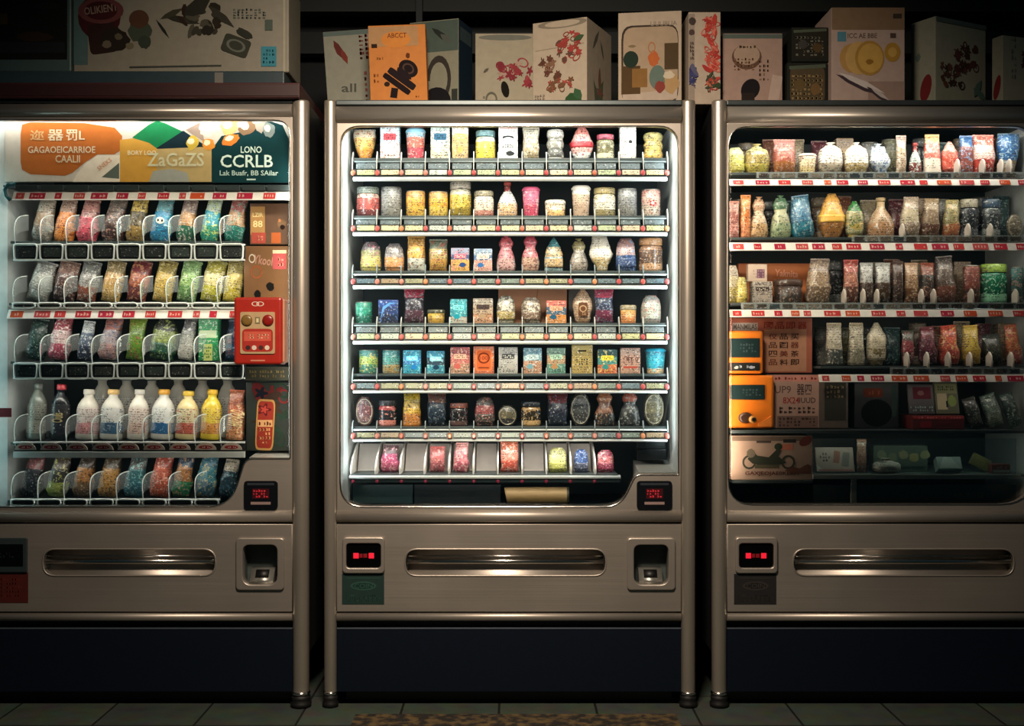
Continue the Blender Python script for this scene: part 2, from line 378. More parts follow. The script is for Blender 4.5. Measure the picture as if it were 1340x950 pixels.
# worn kerb strip in front of the middle machine
def wornmat():
    m = bpy.data.materials.new('worn_yellow_paint'); m.use_nodes = True; nt = m.node_tree; b = nt.nodes['Principled BSDF']
    tc = nt.nodes.new('ShaderNodeTexCoord'); n = nt.nodes.new('ShaderNodeTexNoise'); n.inputs['Scale'].default_value = 35; n.inputs['Detail'].default_value = 8
    nt.links.new(tc.outputs['Object'], n.inputs['Vector']); r = nt.nodes.new('ShaderNodeValToRGB'); r.color_ramp.elements[0].position = .42; r.color_ramp.elements[1].position = .62
    r.color_ramp.elements[0].color = lin('#1c1812'); r.color_ramp.elements[1].color = lin('#5c4a2a')
    nt.links.new(n.outputs['Fac'], r.inputs[0]); nt.links.new(r.outputs[0], b.inputs['Base Color']); b.inputs['Roughness'].default_value = .85; return m
o = box('kerb_strip', wornmat(), None, X(462, -.15), X(888, -.15), -.21, -.10, .0005, .008, .003)
o['label'] = 'worn yellow strip on the ground in front of the middle machine'; o['category'] = 'floor strip'

# ------------------------------------------------------------------ vending machines
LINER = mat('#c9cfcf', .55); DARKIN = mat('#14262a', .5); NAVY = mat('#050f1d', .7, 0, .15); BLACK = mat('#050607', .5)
WPLAS = mat('#c8c8c2', .35); RAILW = mat('#eef2f0', .3); SHELFM = mat('#3c4648', .4); RED = mat('#b02028', .4); RUBBER = mat('#0b0b0c', .6)
def machine(which, label, poles, win, rimcol, shelf_px, header_top):
    root = thing('vending_machine', label, 'vending machine', (X((poles[0][0]+poles[1][1])/2), 0, 0), group='glass-fronted vending machines in a row')
    ox = root.location.x
    inv = Matrix.Translation((-ox, 0, 0))
    parts = []
    def P(o): parts.append(o); return o
    L = X(poles[0][1]); Rr = X(poles[1][0])
    top = Z(132)
    # cabinet shell
    bm = bmesh.new()
    for a in ((X(poles[0][0])+.006, L+.004, .02, .66, .16, top-.004), (Rr-.004, X(poles[1][1])-.006, .02, .66, .16, top-.004),
              (L, Rr, .02, .66, top-.012, top), (L, Rr, .02, .66, .16, .2), (L, Rr, .62, .66, .2, top-.012)):
        bm_box(bm, *a, .003)
    P(obj('cabinet', bm, mat('#1b1e20', .5, .3), root))
    # liner: back, sides, top and floor of the lit compartment
    wl, wr_ = X(win[0][0]), X(win[1][0]); wt, wb = Z(win[0][1]), Z(660)
    il = X(shelf_px[0]-7, .08); ir = X(shelf_px[1]+6, .08)
    for s, e0, e1 in ((-1, wl-.004, il), (1, wr_+.004, ir)):
        bm = bmesh.new(); pts = [(e0, .034), (e1, .085), (e1, .47), (e1+s*.012, .47), (e1+s*.012, .1), (e0+s*.008, .04)]
        a = [bm.verts.new((x, y, wb-.02)) for x, y in pts]; b = [bm.verts.new((x, y, wt+.03)) for x, y in pts]
        bm.faces.new(a); bm.faces.new(list(reversed(b)))
        for i in range(len(pts)): bm.faces.new((a[i], a[(i+1) % 6], b[(i+1) % 6], b[i]))
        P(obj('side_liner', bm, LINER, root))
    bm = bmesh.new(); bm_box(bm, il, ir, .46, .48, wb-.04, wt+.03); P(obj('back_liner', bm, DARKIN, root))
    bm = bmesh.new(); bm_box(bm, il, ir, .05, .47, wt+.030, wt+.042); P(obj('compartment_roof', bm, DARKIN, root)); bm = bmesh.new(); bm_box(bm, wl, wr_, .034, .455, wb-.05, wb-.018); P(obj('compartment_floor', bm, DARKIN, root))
    # lamps
    bm = bmesh.new(); bm_tube(bm, [(wl+.03, .036, Z(win[0][1]-10)), (wr_-.03, .036, Z(win[0][1]-10))], .005, 10)
    P(obj('lamp_tube', bm, mat('#fff6ea', .4, emit=3.0), root))
    # header (rounded bullnose) and window surround
    zt, zb = Z(header_top), Z(win[0][1]-4)
    h = zt-zb
    pf = [(.03, zt), (0.0, zt), (-.010, zt-h*.05), (-.015, zt-h*.14), (-.019, zt-h*.28), (-.0225, zt-h*.42), (-.025, zt-h*.56), (-.0255, zt-h*.68), (-.023, zt-h*.80), (-.016, zt-h*.91), (-.003, zb), (.03, zb)]
    bm = bmesh.new(); bm_profile(bm, pf, L, Rr); P(obj('header', bm, HEAD, root))
    bm = bmesh.new(); bm_box(bm, L-.002, Rr+.002, -.014, .05, Z(header_top)+.0005, top, .003); P(obj('top_cap', bm, mat('#4a5254', .4, .6), root))
    out = rounded([(X(a), Z(b), S(r)) for a, b, r in win])
    outer = [(L, zb), (Rr, zb), (Rr, Z(683)), (L, Z(683))]
    P(plate('window_surround', outer, [out], -.002, .024, STEEL, root, .0015))
    bm = bmesh.new(); bm_tube(bm, [(x, -.003, z) for x, z in out], .0022, 6, close=True); P(obj('window_trim', bm, rimcol, root))
    bm = bmesh.new(); bm_box(bm, wl-.001, wr_+.001, .026, .030, wb-.01, wt+.004)
    P(obj('window_glass', bm, GLASS, root))
    # lower lip of the surround
    pf = [(.02, Z(668)), (-.004, Z(668)), (-.012, Z(673)), (-.012, Z(679)), (-.006, Z(683)), (.02, Z(683))]
    bm = bmesh.new(); bm_profile(bm, pf, L, Rr); P(obj('sill', bm, STEEL, root))
    # bottom trims and kick plate
    bm = bmesh.new(); bm_profile(bm, [(.03, Z(802)), (-.004, Z(802)), (-.012, Z(804)), (-.012, Z(810)), (-.006, Z(812)), (.03, Z(812))], L, Rr); P(obj('bottom_trim', bm, STEEL, root))
    bm = bmesh.new(); bm_box(bm, L, Rr, .02, .03, Z(822), Z(811)); P(obj('vent_gap', bm, BLACK, root))
    bm = bmesh.new(); bm_box(bm, L, Rr, -.004, .03, Z(905), Z(822), .002); P(obj('kick_plate', bm, NAVY, root))
    bm = bmesh.new(); bm_box(bm, L, Rr, -.006, .0, Z(822.8), Z(821), .0005); P(obj('kick_plate_edge', bm, mat('#5a6470', .4, .5), root))
    bm = bmesh.new(); bm_box(bm, L+.02, Rr-.02, .06, .6, .0006, .16); P(obj('plinth', bm, BLACK, root))
    # poles, feet
    for a, b in poles:
        cx = X((a+b)/2); r = S(b-a)/2*.98
        bm = bmesh.new()
        bm_lathe(bm, [(r*.93, Z(906)), (r, Z(904)), (r, top-.006), (r*.96, top-.002), (r*.85, top)], 28, cx, .0, sy=.9)
        po = P(obj('pole', bm, POLE, root))
        bm = bmesh.new()
        bm_lathe(bm, [(r*.95, .0006), (r*1.25, .004), (r*1.28, .014), (r*1.05, .02), (r*1.15, .026), (r*1.15, .034), (r*.9, .038), (r*.9, Z(906))], 24, cx, .0)
        fo = obj('foot', bm, RUBBER, po)
        bm = bmesh.new(); bm_lathe(bm, [(r*1.0, .0385), (r*1.12, .042), (r*1.12, .047), (r*.95, .0495)], 24, cx, 0.0); ri = obj('foot_ring', bm, CHROME, po)
    return root, parts, L, Rr
def recenter(root):
    """put the thing's children where they were built in world space"""
    d = Vector(root.location)
    seen = set()
    def walk(o):
        for ch in o.children: 
            if ch.type == 'MESH' and ch.data.name not in seen:
                seen.add(ch.data.name); ch.data.transform(Matrix.Translation(-d))
            walk(ch)
    bpy.context.view_layer.update(); walk(root)
def lower_door(root, L, Rr, hx, cx=None, dx=None, sticker=('#17302c', '#2c4a40'), lit=True):
    """the lower service door: handle recess hx=(x0,x1), coin return cup at cx, red display at dx"""
    holes = [rounded([(X(hx[0]), Z(718), S(17)), (X(hx[1]), Z(718), S(17)), (X(hx[1]), Z(753), S(17)), (X(hx[0]), Z(753), S(17))])]
    if cx: holes.append(rounded([(X(cx-22), Z(712), S(9)), (X(cx+23), Z(712), S(9)), (X(cx+23), Z(764), S(12)), (X(cx-22), Z(764), S(12))]))
    d = plate('lower_door', [(L, Z(685.5)), (Rr, Z(685.5)), (Rr, Z(800)), (L, Z(800))], holes, -.006, .02, STEEL, root, .002)
    # handle: scooped recess with a bar across it
    pf = [(.03, Z(714)), (.010, Z(714)), (.024, Z(722)), (.028, Z(735)), (.022, Z(748)), (.004, Z(756)), (.004, Z(758)), (.034, Z(758)), (.034, Z(714))]
    bm = bmesh.new(); bm_profile(bm, pf, X(hx[0])-.004, X(hx[1])+.004); obj('handle_recess', bm, STEEL, d)
    bm = bmesh.new(); bm_tube(bm, [(X(hx[0])+.006, .006, Z(735)), (X(hx[1])-.006, .006, Z(735))], .0085, 12)
    bm_tube(bm, [(X(hx[0])+.012, .008, Z(728)), (X(hx[1])-.012, .008, Z(728))], .003, 8)
    for x in (X(hx[0])+.005, X(hx[1])-.005): bm_box(bm, x-.004, x+.004, .0, .024, Z(744), Z(726), .002)
    obj('handle', bm, CHROME, d)
    bm = bmesh.new(); ro = rounded([(X(hx[0]), Z(718), S(17)), (X(hx[1]), Z(718), S(17)), (X(hx[1]), Z(753), S(17)), (X(hx[0]), Z(753), S(17))])
    bm_tube(bm, [(x, -.006, z) for x, z in ro], .0028, 6, close=True); obj('handle_rim', bm, STEEL, d)
    if cx:
        o1 = rounded([(X(cx-31), Z(703), S(6)), (X(cx+32), Z(703), S(6)), (X(cx+32), Z(771), S(6)), (X(cx-31), Z(771), S(6))])
        i1 = rounded([(X(cx-22), Z(712), S(9)), (X(cx+23), Z(712), S(9)), (X(cx+23), Z(764), S(12)), (X(cx-22), Z(764), S(12))])
        cr = plate('coin_return', o1, [i1], -.016, -.0062, STEEL, root, .003)
        bm = bmesh.new()
        x0, x1, z0, z1 = X(cx-22), X(cx+23), Z(764), Z(712)
        bm_box(bm, x0-.004, x1+.004, .058, .062, z0-.004, z1+.004)
        bm_box(bm, x0-.006, x0-.001, .021, .06, z0, z1); bm_box(bm, x1+.001, x1+.006, .021, .06, z0, z1); bm_box(bm, x0, x1, .021, .06, z1+.001, z1+.006); bm_box(bm, x0, x1, .021, .06, z0-.006, z0-.001)
        obj('cup_shell', bm, mat('#56605e', .45, .4), cr)
        bm = bmesh.new(); bm_profile(bm, [(.055, z0), (.055, z0+.045), (.03, z0+.042), (.004, z0+.012), (.0, z0)], x0+.018, x1-.016); obj('coin_chute', bm, mat('#8a8a84', .35, .6), cr)
        bm = bmesh.new(); bm_profile(bm, [(.026, z0+.028), (.0285, z0+.040), (.022, z0+.040), (.006, z0+.020), (.008, z0+.018)], x0+.034, x1-.032); obj('coin_slot', bm, BLACK, cr)
    if dx:
        o1 = rounded([(X(dx-27), Z(702), S(6)), (X(dx+28), Z(702), S(6)), (X(dx+28), Z(749), S(6)), (X(dx-27), Z(749), S(6))])
        i1 = rounded([(X(dx-22), Z(710), S(5)), (X(dx+23), Z(710), S(5)), (X(dx+23), Z(742), S(5)), (X(dx-22), Z(742), S(5))])
        f = plate('display_unit', o1, [i1], -.018, -.0062, STEEL, root, .003)
        box('display_screen', mat('#060607', .15), f, X(dx-23), X(dx+24), -.0095, -.0065, Z(743), Z(709))
        if lit:
            for a, b in ((-13, -6), (7, 14)): box('lit_digit', mat('#e82038', .4, emit=.6), f, X(dx+a), X(dx+b), -.0112, -.0096, Z(730), Z(723), .0006)
            for a, b in ((-5, -1), (0, 5)): box('dim_digit', mat('#7a1018', .4, emit=.2), f, X(dx+a), X(dx+b), -.0112, -.0096, Z(729), Z(724), .0004)
        st = box('sticker', mat(sticker[0], .5), root, X(dx-28), X(dx+27), -.0078, -.0058, Z(790), Z(750.5))
        prints('sticker_print', [('marks', X(dx), Z(782), S(46), S(10), 0, sticker[1], 3, 16), ('ell', X(dx), Z(766), S(34), S(12), 0, sticker[1]), ('ell', X(dx), Z(766), S(28), S(8), 0, sticker[0]),
                                 ('text', X(dx), Z(766), S(24), S(6), 0, sticker[1], 'COIN'), ('rect', X(dx), Z(756), S(44), S(1.2), 0, sticker[1])], st, -.0078)
def reader(root, x0, x1, y0, y1):
    """small card reader panel right of the window"""
    o1 = rounded([(X(x0), Z(y0), S(5)), (X(x1), Z(y0), S(5)), (X(x1), Z(y1), S(5)), (X(x0), Z(y1), S(5))])
    bm = bmesh.new(); bm_poly(bm, o1, -.009, -.0025); f = obj('card_reader', bm, mat('#0a0c12', .3), root)
    cx = X((x0+x1)/2)
    prints('reader_print', [('rect', cx, Z(y0+4), S(x1-x0-9), S(3), 0, '#2c3138'), ('rect', cx, Z((y0+y1)/2-2), S(22), S(13), 0, '#3a0d14'), ('marks', cx, Z((y0+y1)/2-2), S(20), S(11), 0, mat('#c8323c', .4, emit=.25), 3, 6),
                            ('rect', cx, Z(y1-8), S(26), S(3.5), 0, '#8a7470')], f, -.009)
def ledge(root, x0, x1, y0, y1):
    bm = bmesh.new(); bm_profile(bm, [(.045, Z(y1+16)), (.045, Z(y1)), (.22, Z(y0, .22)), (.22, Z(y1+16))], X(x0), X(x1), smooth=False); return obj('ledge', bm, mat('#b9b4ac', .4, .3, bump=.6), root)

WC = [(445, 165, 28), (888, 165, 28), (888, 621, 2), (832, 621, 12), (812, 663, 34), (445, 663, 32)]
WL = [(-60, 157, 28), (380, 157, 22), (380, 600, 2), (322, 600, 14), (302, 663, 42), (-60, 663, 32)]
WR = [(953, 165, 28), (1352, 165, 28), (1352, 660, 44), (953, 660, 32)]
mC, pC, LC, RC = machine('middle', 'middle vending machine with thirteen columns of lit snacks and steel poles', [(424, 441), (891, 910)], WC, CHROME, (462, 874), 139)
mL, pL, LL, RL = machine('left', 'left vending machine with orange and green banner and drink bottles', [(-102, -80), (383, 405)], WL, CHROME, (16, 372), 136)
mR, pR, LR, RR = machine('right', 'right vending machine with warm lit shelves and orange phone box inside', [(931, 951), (1416, 1437)], WR, CHROME, (956, 1347), 139)
lower_door(mC, LC, RC, (530, 793), 851, 476)
lower_door(mL, LL, RL, (57, 283), 341, None)
lower_door(mR, LR, RR, (1037, 1326), None, 988, ('#1c1c1d', '#33302c'))
reader(mC, 833, 879, 629, 666); reader(mL, 320, 364, 629, 666)
ledge(mC, 838, 887, 602, 620); ledge(mL, 322, 379, 588, 600)
# left machine's own display and red sticker at the picture's left edge
f = box('display_unit', mat('#2b3638', .4), mL, X(-20), X(38), -.016, -.0062, Z(748), Z(703), .003)
box('display_screen', mat('#07090b', .2), f, X(-12), X(33), -.0175, -.0145, Z(740), Z(711), .001)
prints('display_print', [('marks', X(10), Z(725), S(24), S(8), 0, '#20262a', 2, 6)], f, -.0176)
st = box('sticker', mat('#4a1712', .5), mL, X(-20), X(38), -.0078, -.0058, Z(788), Z(749))
prints('sticker_print', [('marks', X(10), Z(768), S(44), S(26), 0, '#5e241a', 5, 12)], st, -.0078)
box('wall_marking', mat('#8a2430', .5), mL, X(-12, .04), X(14, .04), .045, .047, Z(546, .04), Z(534, .04))
# ------------------------------------------------------------------ shelves
def shear(bm, z0, k=.42):
    for v in bm.verts: v.co.y += max(0, v.co.z-z0)*k
    return bm
def shear_mesh(o, z0, k=.42):
    for v in o.data.vertices: v.co.y += max(0, v.co.z-z0)*k
rs = random.Random(4)
def rows_shelf_c(x0, x1, base, rim, tag0, tag1, rail0, rail1, n, holder=True, dk=0, nb=None):
    """a shelf of the middle machine: deck, rail, tag holder, a price tag and button for every column"""
    yf = .050; ZR = Z(rail0, .05)
    sh = box('shelf', SHELFM, mC, X(x0-1, .08), X(x1+1, .08), .082, .44, Z(base, .1)-.008, Z(base, .1), .001)
    zr0, zr1 = Z(rail1, yf), Z(rail0, yf)
    bm = bmesh.new(); bm_profile(bm, [(yf+.012, zr1), (yf+.001, zr1), (yf-.004, (zr0+zr1)/2), (yf+.001, zr0), (yf+.012, zr0)], X(x0, yf), X(x1, yf)); obj('front_rail', bm, RAILW, sh)
    bm = bmesh.new(); bm_box(bm, X(x0, yf), X(x1, yf), yf+.004, yf+.014, Z(rail0, yf), Z(tag0, yf)); obj('tag_channel', shear(bm, ZR), mat('#1c2628', .4), sh)
    bm = bmesh.new()
    bm_profile(bm, [(yf+.02, Z(rim, yf)), (yf-.002, Z(rim, yf)), (yf-.002, Z(rim+1.6, yf)), (yf+.016, Z(rim+1.6, yf))], X(x0, yf), X(x1, yf))
    obj('holder_rim', shear(bm, ZR), RAILW if not holder else mat('#8d989a', .3), sh)
    p = (x1-x0)/n
    tags = ['#dccfa0', '#c0c088', '#dccc98', '#acb88c', '#d4bc9c', '#bcc4b8']
    dt = ['#5c747e', '#6a8076', '#94946e', '#54707e', '#a08664']
    for i in range(n):
        a = x0+i*p
        bm = bmesh.new(); bm_box(bm, X(a+5, yf), X(a+p-4, yf), yf-.001, yf+.0035, Z(tag1-.5, yf), Z(tag0+.5, yf), .0008)
        hh = Z(tag0, yf)-Z(tag1, yf)
        obj('price_tag', shear(bm, ZR), flatprint(rs.choice(dt if dk else tags)), sh)
        if holder:
            bm = bmesh.new(); bm_box(bm, X(a+3, yf), X(a+p-3, yf), yf+.002, yf+.006, Z(tag0-1, yf), Z(rim+2.5, yf), .0008); obj('clear_holder', shear(bm, ZR), flatprint('#66747a'), sh)
    for i in range(n+1):
        a = x0+i*p
        bm = bmesh.new(); bm_lathe(bm, [(.0, 0), (.006, 0), (.0075, .003), (.0072, .008), (.004, .0105)], 14)
        bm.transform(Matrix.Translation((X(a, yf), yf, Z((tag0+tag1)/2+1, yf))) @ Matrix.Rotation(PI/2, 4, 'X') @ Matrix.Scale(1.25, 4, (0, 1, 0)))
        obj('select_button', shear(bm, ZR), mat(rs.choice(['#c8664c', '#c85850', '#b84a4a', '#d08050', '#c87a6a']), .3), sh)
        bm = bmesh.new(); zt = Z(base, .1); x = X(a, .08)
        bm_profile(bm, [(yf+.006, Z(tag0, yf)), (yf+.002, Z(rim-2, yf)), (yf+.01, zt+.014+.006*(i % 2)), (yf+.02, zt+.020), (.079, zt+.018), (.079, zt)], x-.0012, x+.0012, smooth=False)
        obj('divider', shear(bm, ZR, .2), WPLAS if not dk else mat('#8c979a', .3), sh)
    return sh
_fp = {}
def flatprint(c):
    if c not in _fp: _fp[c] = pack(c+' '+c+' '+c+' #3a3c34', .03, scale=1.6, amt=.15, rough=.35)
    return _fp[c]
CS = [(208, 209, 221, 229, 231.5, 236.5, 1, 0), (283, 284, 294, 302, 304, 308.5, 1, 0), (355, 358, 364, 371, 373.5, 378, 0, 1), (423, 425, 436, 444, 446, 450.5, 1, 0),
      (489, 497, 501, 509, 511, 514.5, 0, 1), (558, 562, 566, 573, 575, 578, 0, 1)]
for b, rim, t0, t1, r0, r1, hold, dk in CS: rows_shelf_c(462, 873, b, rim, t0, t1, r0, r1, 13, hold, dk)
# bottom row of the middle machine: white scoops on a shorter shelf
yf = .055
sh = box('shelf', SHELFM, mC, X(460, .08), X(808, .08), .06, .40, Z(619, .1)-.008, Z(619, .1), .001)
bm = bmesh.new(); bm_profile(bm, [(yf+.02, Z(622, yf)), (yf-.004, Z(622.5, yf)), (yf-.006, Z(625, yf)), (yf, Z(627, yf)), (yf+.02, Z(627, yf))], X(457, yf), X(812, yf)); obj('front_rail', bm, RAILW, sh)
bm = bmesh.new(); bm_box(bm, X(458, yf), X(811, yf), yf+.004, yf+.014, Z(631.5, yf), Z(627, yf)); obj('tag_channel', bm, mat('#2c3c40', .4), sh)
for i in range(11):
    a = 462+i*31.6
    bm = bmesh.new(); bm_lathe(bm, [(.0045, 0), (.006, .004), (.003, .006)], 10); bm.transform(Matrix.Translation((X(a, yf), yf+.003, Z(630, yf))) @ Matrix.Rotation(PI/2, 4, 'X')); obj('select_button', bm, mat('#b03c5a', .3), sh)
    z0 = Z(619, .1); bm = bmesh.new(); x = X(a, .11)
    bm_profile(bm, [(.06, z0), (.06, z0+.02), (.10, z0+.05), (.2, z0+.085), (.33, z0+.095), (.33, z0)], x-.0025, x+.0025); obj('divider', bm, mat('#e8e2da', .3), sh)
    if i < 10:
        bm = bmesh.new(); bm_profile(bm, [(.17, z0+.001), (.23, z0+.085), (.236, z0+.085), (.178, z0+.001)], x+.006, X(a+31.6, .11)-.006, smooth=False); obj('scoop_back', bm, mat('#b9afa6', .45), sh)

def shelf_bins(x0, x1, base, y0, y1, n, round_tags=False, parent=None, last=False):
    """left machine: white front frame with a framed window for each column, S-curved side walls"""
    yf = .055
    sh = box('shelf', SHELFM, parent, X(x0-1, .08), X(x1-5, .08), .066, .44, Z(base, .1)-.008, Z(base, .1), .001)
    p = (x1-x0)/n
    box('tag_channel', mat('#161d1f', .5), sh, X(x0, yf), X(x1, yf), yf+.008, yf+.014, Z(y1-1, yf), Z(y0+1, yf))
    bm = bmesh.new(); bm_box(bm, X(x0, yf), X(x1, yf), yf+.0, yf+.012, Z(y0+2.2, yf), Z(y0, yf), .001); bm_box(bm, X(x0, yf), X(x1, yf), yf, yf+.012, Z(y1, yf), Z(y1-2.2 if not round_tags else y1-8, yf), .001)
    obj('front_rail', bm, RAILW, sh)
    for i in range(n):
        a = x0+i*p
        if round_tags:
            bm = bmesh.new(); pts = [(X(a+p/2, yf)+S(p*.42)*math.cos(t*PI/12), Z(y1-10.5, yf)+S(9.5)*math.sin(t*PI/12)) for t in range(13)]
            bm_poly(bm, pts, yf-.005, yf-.001); tg = obj('price_tag', bm, mat('#c9b3a6', .4), sh)
            prints('tag_print', [('ell', X(a+p/2, yf), Z(y1-14, yf), S(p*.55), S(5), 0, '#a8343c'), ('marks', X(a+p/2, yf), Z(y1-14, yf), S(p*.4), S(3), 0, '#e0c8c0', 1, 6)], tg, yf-.005)
        else:
            q = rounded([(X(a+1.5, yf), Z(y0+.5, yf), S(5)), (X(a+p-1.5, yf), Z(y0+.5, yf), S(5)), (X(a+p-2.5, yf), Z(y1-.5, yf), S(5)), (X(a+2.5, yf), Z(y1-.5, yf), S(5))], 4)
            bm = bmesh.new(); bm_tube(bm, [(x, yf-.002, z) for x, z in q], .003, 6, close=True); obj('bin_frame', bm, RAILW, sh)
            bm = bmesh.new(); bm_box(bm, X(a+6, yf), X(a+p-6, yf), yf+.001, yf+.0075, Z(y1-5, yf), Z(y0+5, yf)); obj('price_tag', bm, flatprint(rs.choice(['#3a4644', '#2e3436', '#4a4f4c'])), sh)
    if not last:
        for i in range(n):
            a = x0+i*p; z0 = Z(base, .1)
            bm = bmesh.new()
            pts = []
            for t in range(13):
                s = t/12; y = .058+.052*s; zz = z0-.012+.10*(s**.75)+.02*math.sin(s*PI)
                xx = X(a+3.5, .06)-.014*math.sin(s*PI*1.0)+.020*s*s
                pts.append((xx, y, zz))
            # a thin curved wall, rounded rim on top
            bm_tube(bm, pts, .0017, 6)
            lo = [bm.verts.new((x_, y_, max(z0, z_-.05))) for x_, y_, z_ in pts]; hi = [bm.verts.new((x_, y_, z_)) for x_, y_, z_ in pts]
            for u in range(12): bm.faces.new((lo[u], lo[u+1], hi[u+1], hi[u])).material_index = 1
            obj('divider', bm, [mat('#bfc6c2', .25), THIN], sh)
    return sh
def strip(sh, x0, x1, y0, y1, seed, clips=False, dull=0):
    yf = .044
    s = box('price_strip', mat('#f4eee8' if not dull else '#8f8f8c', .35), sh, X(x0, yf), X(x1, yf), yf-.004, yf+.0, Z(y1, yf), Z(y0, yf), .001)
    rnd = random.Random(seed); it = []; x = x0+4
    while x < x1-12:
        w_ = 8+rnd.random()*14
        w_ = min(w_, x1-x-2)
        it.append(('rect', X(x+w_/2, yf), Z((y0+y1)/2, yf), S(w_), S((y1-y0)*.72), 0, rnd.choice(['#b8283a', '#c43a3c', '#c8502e', '#b02844', '#c0484a'])))
        it.append(('marks', X(x+w_/2, yf), Z((y0+y1)/2, yf), S(w_*.8), S((y1-y0)*.45), 0, '#e6b0a4', 1, 4))
        x += w_+5+rnd.random()*12
    pr = prints('strip_print', it, s, yf-.004)
    for q in (s, pr): shear_mesh(q, Z(y1, yf), .55)
    if clips:
        n = int((x1-x0)/31)
        for i in range(n):
            a = x0+4+i*(x1-x0)/n
            box('strip_clip', mat('#2a3436', .4), sh, X(a, yf), X(a+(x1-x0)/n-3, yf), yf-.002, yf+.012, Z(y0-1, yf), Z(y0-8, yf), .001)
    return s
# left machine: banner board, rails and shelves
BYB = .075
bn = box('banner', mat('#c8bfb4', .5), mL, X(6, BYB), X(379, BYB), BYB, BYB+.02, Z(238, BYB), Z(153, BYB), .002)
def ux(p): return X(p, BYB)
def uz(p): return Z(p, BYB)
def bl_poly(pts, col): 
    return ('poly', 0, 0, 1, 1, 0, col, [(ux(a), uz(b)) for a, b in pts])
ban = [bl_poly([(27, 175), (29, 163), (40, 160), (110, 161), (150, 167), (160, 178), (159, 196), (150, 202), (128, 202), (112, 212), (95, 226), (85, 230), (40, 228), (29, 222), (27, 212)], '#b0622a'),
       bl_poly([(100, 229), (112, 214), (128, 203), (158, 203), (158, 238), (95, 238)], '#e0d4c4'),
       bl_poly([(133, 232), (156, 213), (156, 234)], '#58615a'),
       bl_poly([(173, 180), (195, 163), (206, 158), (218, 162), (245, 175), (205, 195)], '#1a7446'),
       bl_poly([(203, 195), (240, 171), (262, 186), (277, 196)], '#10252e'),
       bl_poly([(243, 170), (262, 160), (268, 186)], '#9a8478'),
       bl_poly([(157, 183), (175, 181), (195, 187), (206, 195), (206, 238), (157, 238)], '#c8943e'),
       bl_poly([(205, 195), (277, 192), (277, 238), (205, 238)], '#b49a68'),
       bl_poly([(195, 238), (200, 224), (225, 221), (245, 226), (248, 238)], '#9a9a92'),
       bl_poly([(277, 196), (290, 178), (330, 170), (352, 158), (370, 164), (378, 182), (378, 239), (277, 239)], '#0c3236')]
rb = random.Random(8)
for (a, b, c, d, col) in ((271, 168, 24, 26, '#d8d0c0'), (300, 165, 30, 26, '#dcb878'), (323, 167, 26, 24, '#8a6a50'), (252, 187, 22, 18, '#c8a840'), (273, 189, 20, 18, '#d88a34'), (302, 183, 28, 16, '#d47a30'), (340, 160, 34, 16, '#a89c90'), (352, 170, 20, 22, '#7a8280'), (318, 160, 18, 12, '#c8ccc4')):
    ban.append(('blob', ux(a), uz(b), S(c), S(d), rb.random()*90, col))
    ban.append(('blob', ux(a-2), uz(b-2), S(c*.5), S(d*.5), 20, '#e6d8bc'))
cr = '#d8c4a4'
ban += [('text', ux(49), uz(177), S(19), S(14), 0, '#c89c6c', '迩'), ('text', ux(73), uz(177), S(21), S(15), 0, cr, '器'), ('text', ux(99), uz(177), S(25), S(15), 0, cr, '罚L'),
        ('text', ux(81), uz(196), S(90), S(9), 0, cr, 'GAGAOEICARRIOE'), ('text', ux(89), uz(208), S(33), S(10), 0, cr, 'CAALII'),
        ('text', ux(137), uz(215), S(22), S(6), 38, '#c8906c', 'SNEKS'),
        ('text', ux(186), uz(200), S(38), S(6), 0, '#e4d4b0', 'BORY LOO'), ('text', ux(230), uz(209), S(76), S(18), 0, '#c8c0a0', 'ZaGaZS'),
        ('text', ux(329), uz(196), S(28), S(9), 0, '#cfe0d4', 'LONO'), ('text', ux(323), uz(211), S(70), S(17), 0, '#d4e4da', 'CCRLB'), ('text', ux(326), uz(227), S(78), S(8), 0, '#b4c8c0', 'Lak Buafr, BB SAilar'),
        ('rect', ux(329), uz(235), S(12), S(2), 0, '#b4c8c0')]
prints('banner_print', ban, bn, BYB)
sh = box('shelf', SHELFM, mL, X(6, .08), X(378, .08), .07, .3, Z(243, .08)-.006, Z(243, .08))
strip(sh, 16, 379, 250, 262, 3, True)
bm = bmesh.new(); bm_tube(bm, [(X(14, .05), .046, Z(262, .05)), (X(9, .05), .044, Z(257, .05)), (X(7, .05), .044, Z(249, .05)), (X(11, .05), .046, Z(242, .05)), (X(20, .05), .05, Z(240, .05))], .006, 8); obj('strip_end_cap', bm, mat('#1c5a64', .3), sh)
LX0, LX1 = 17, 320
s1 = shelf_bins(LX0, LX1, 317, 319, 341, 9, parent=mL)
s2 = shelf_bins(LX0-2, LX1-4, 397, 396, 404, 9, parent=mL); strip(s2, 9, 314, 405, 417, 5)
s3 = shelf_bins(LX0, LX1, 473, 475, 496, 9, parent=mL)
s4 = shelf_bins(LX0, LX1, 578, 578, 599, 9, True, parent=mL)
s5 = shelf_bins(LX0-4, 288, 653, 653, 663, 8, parent=mL)
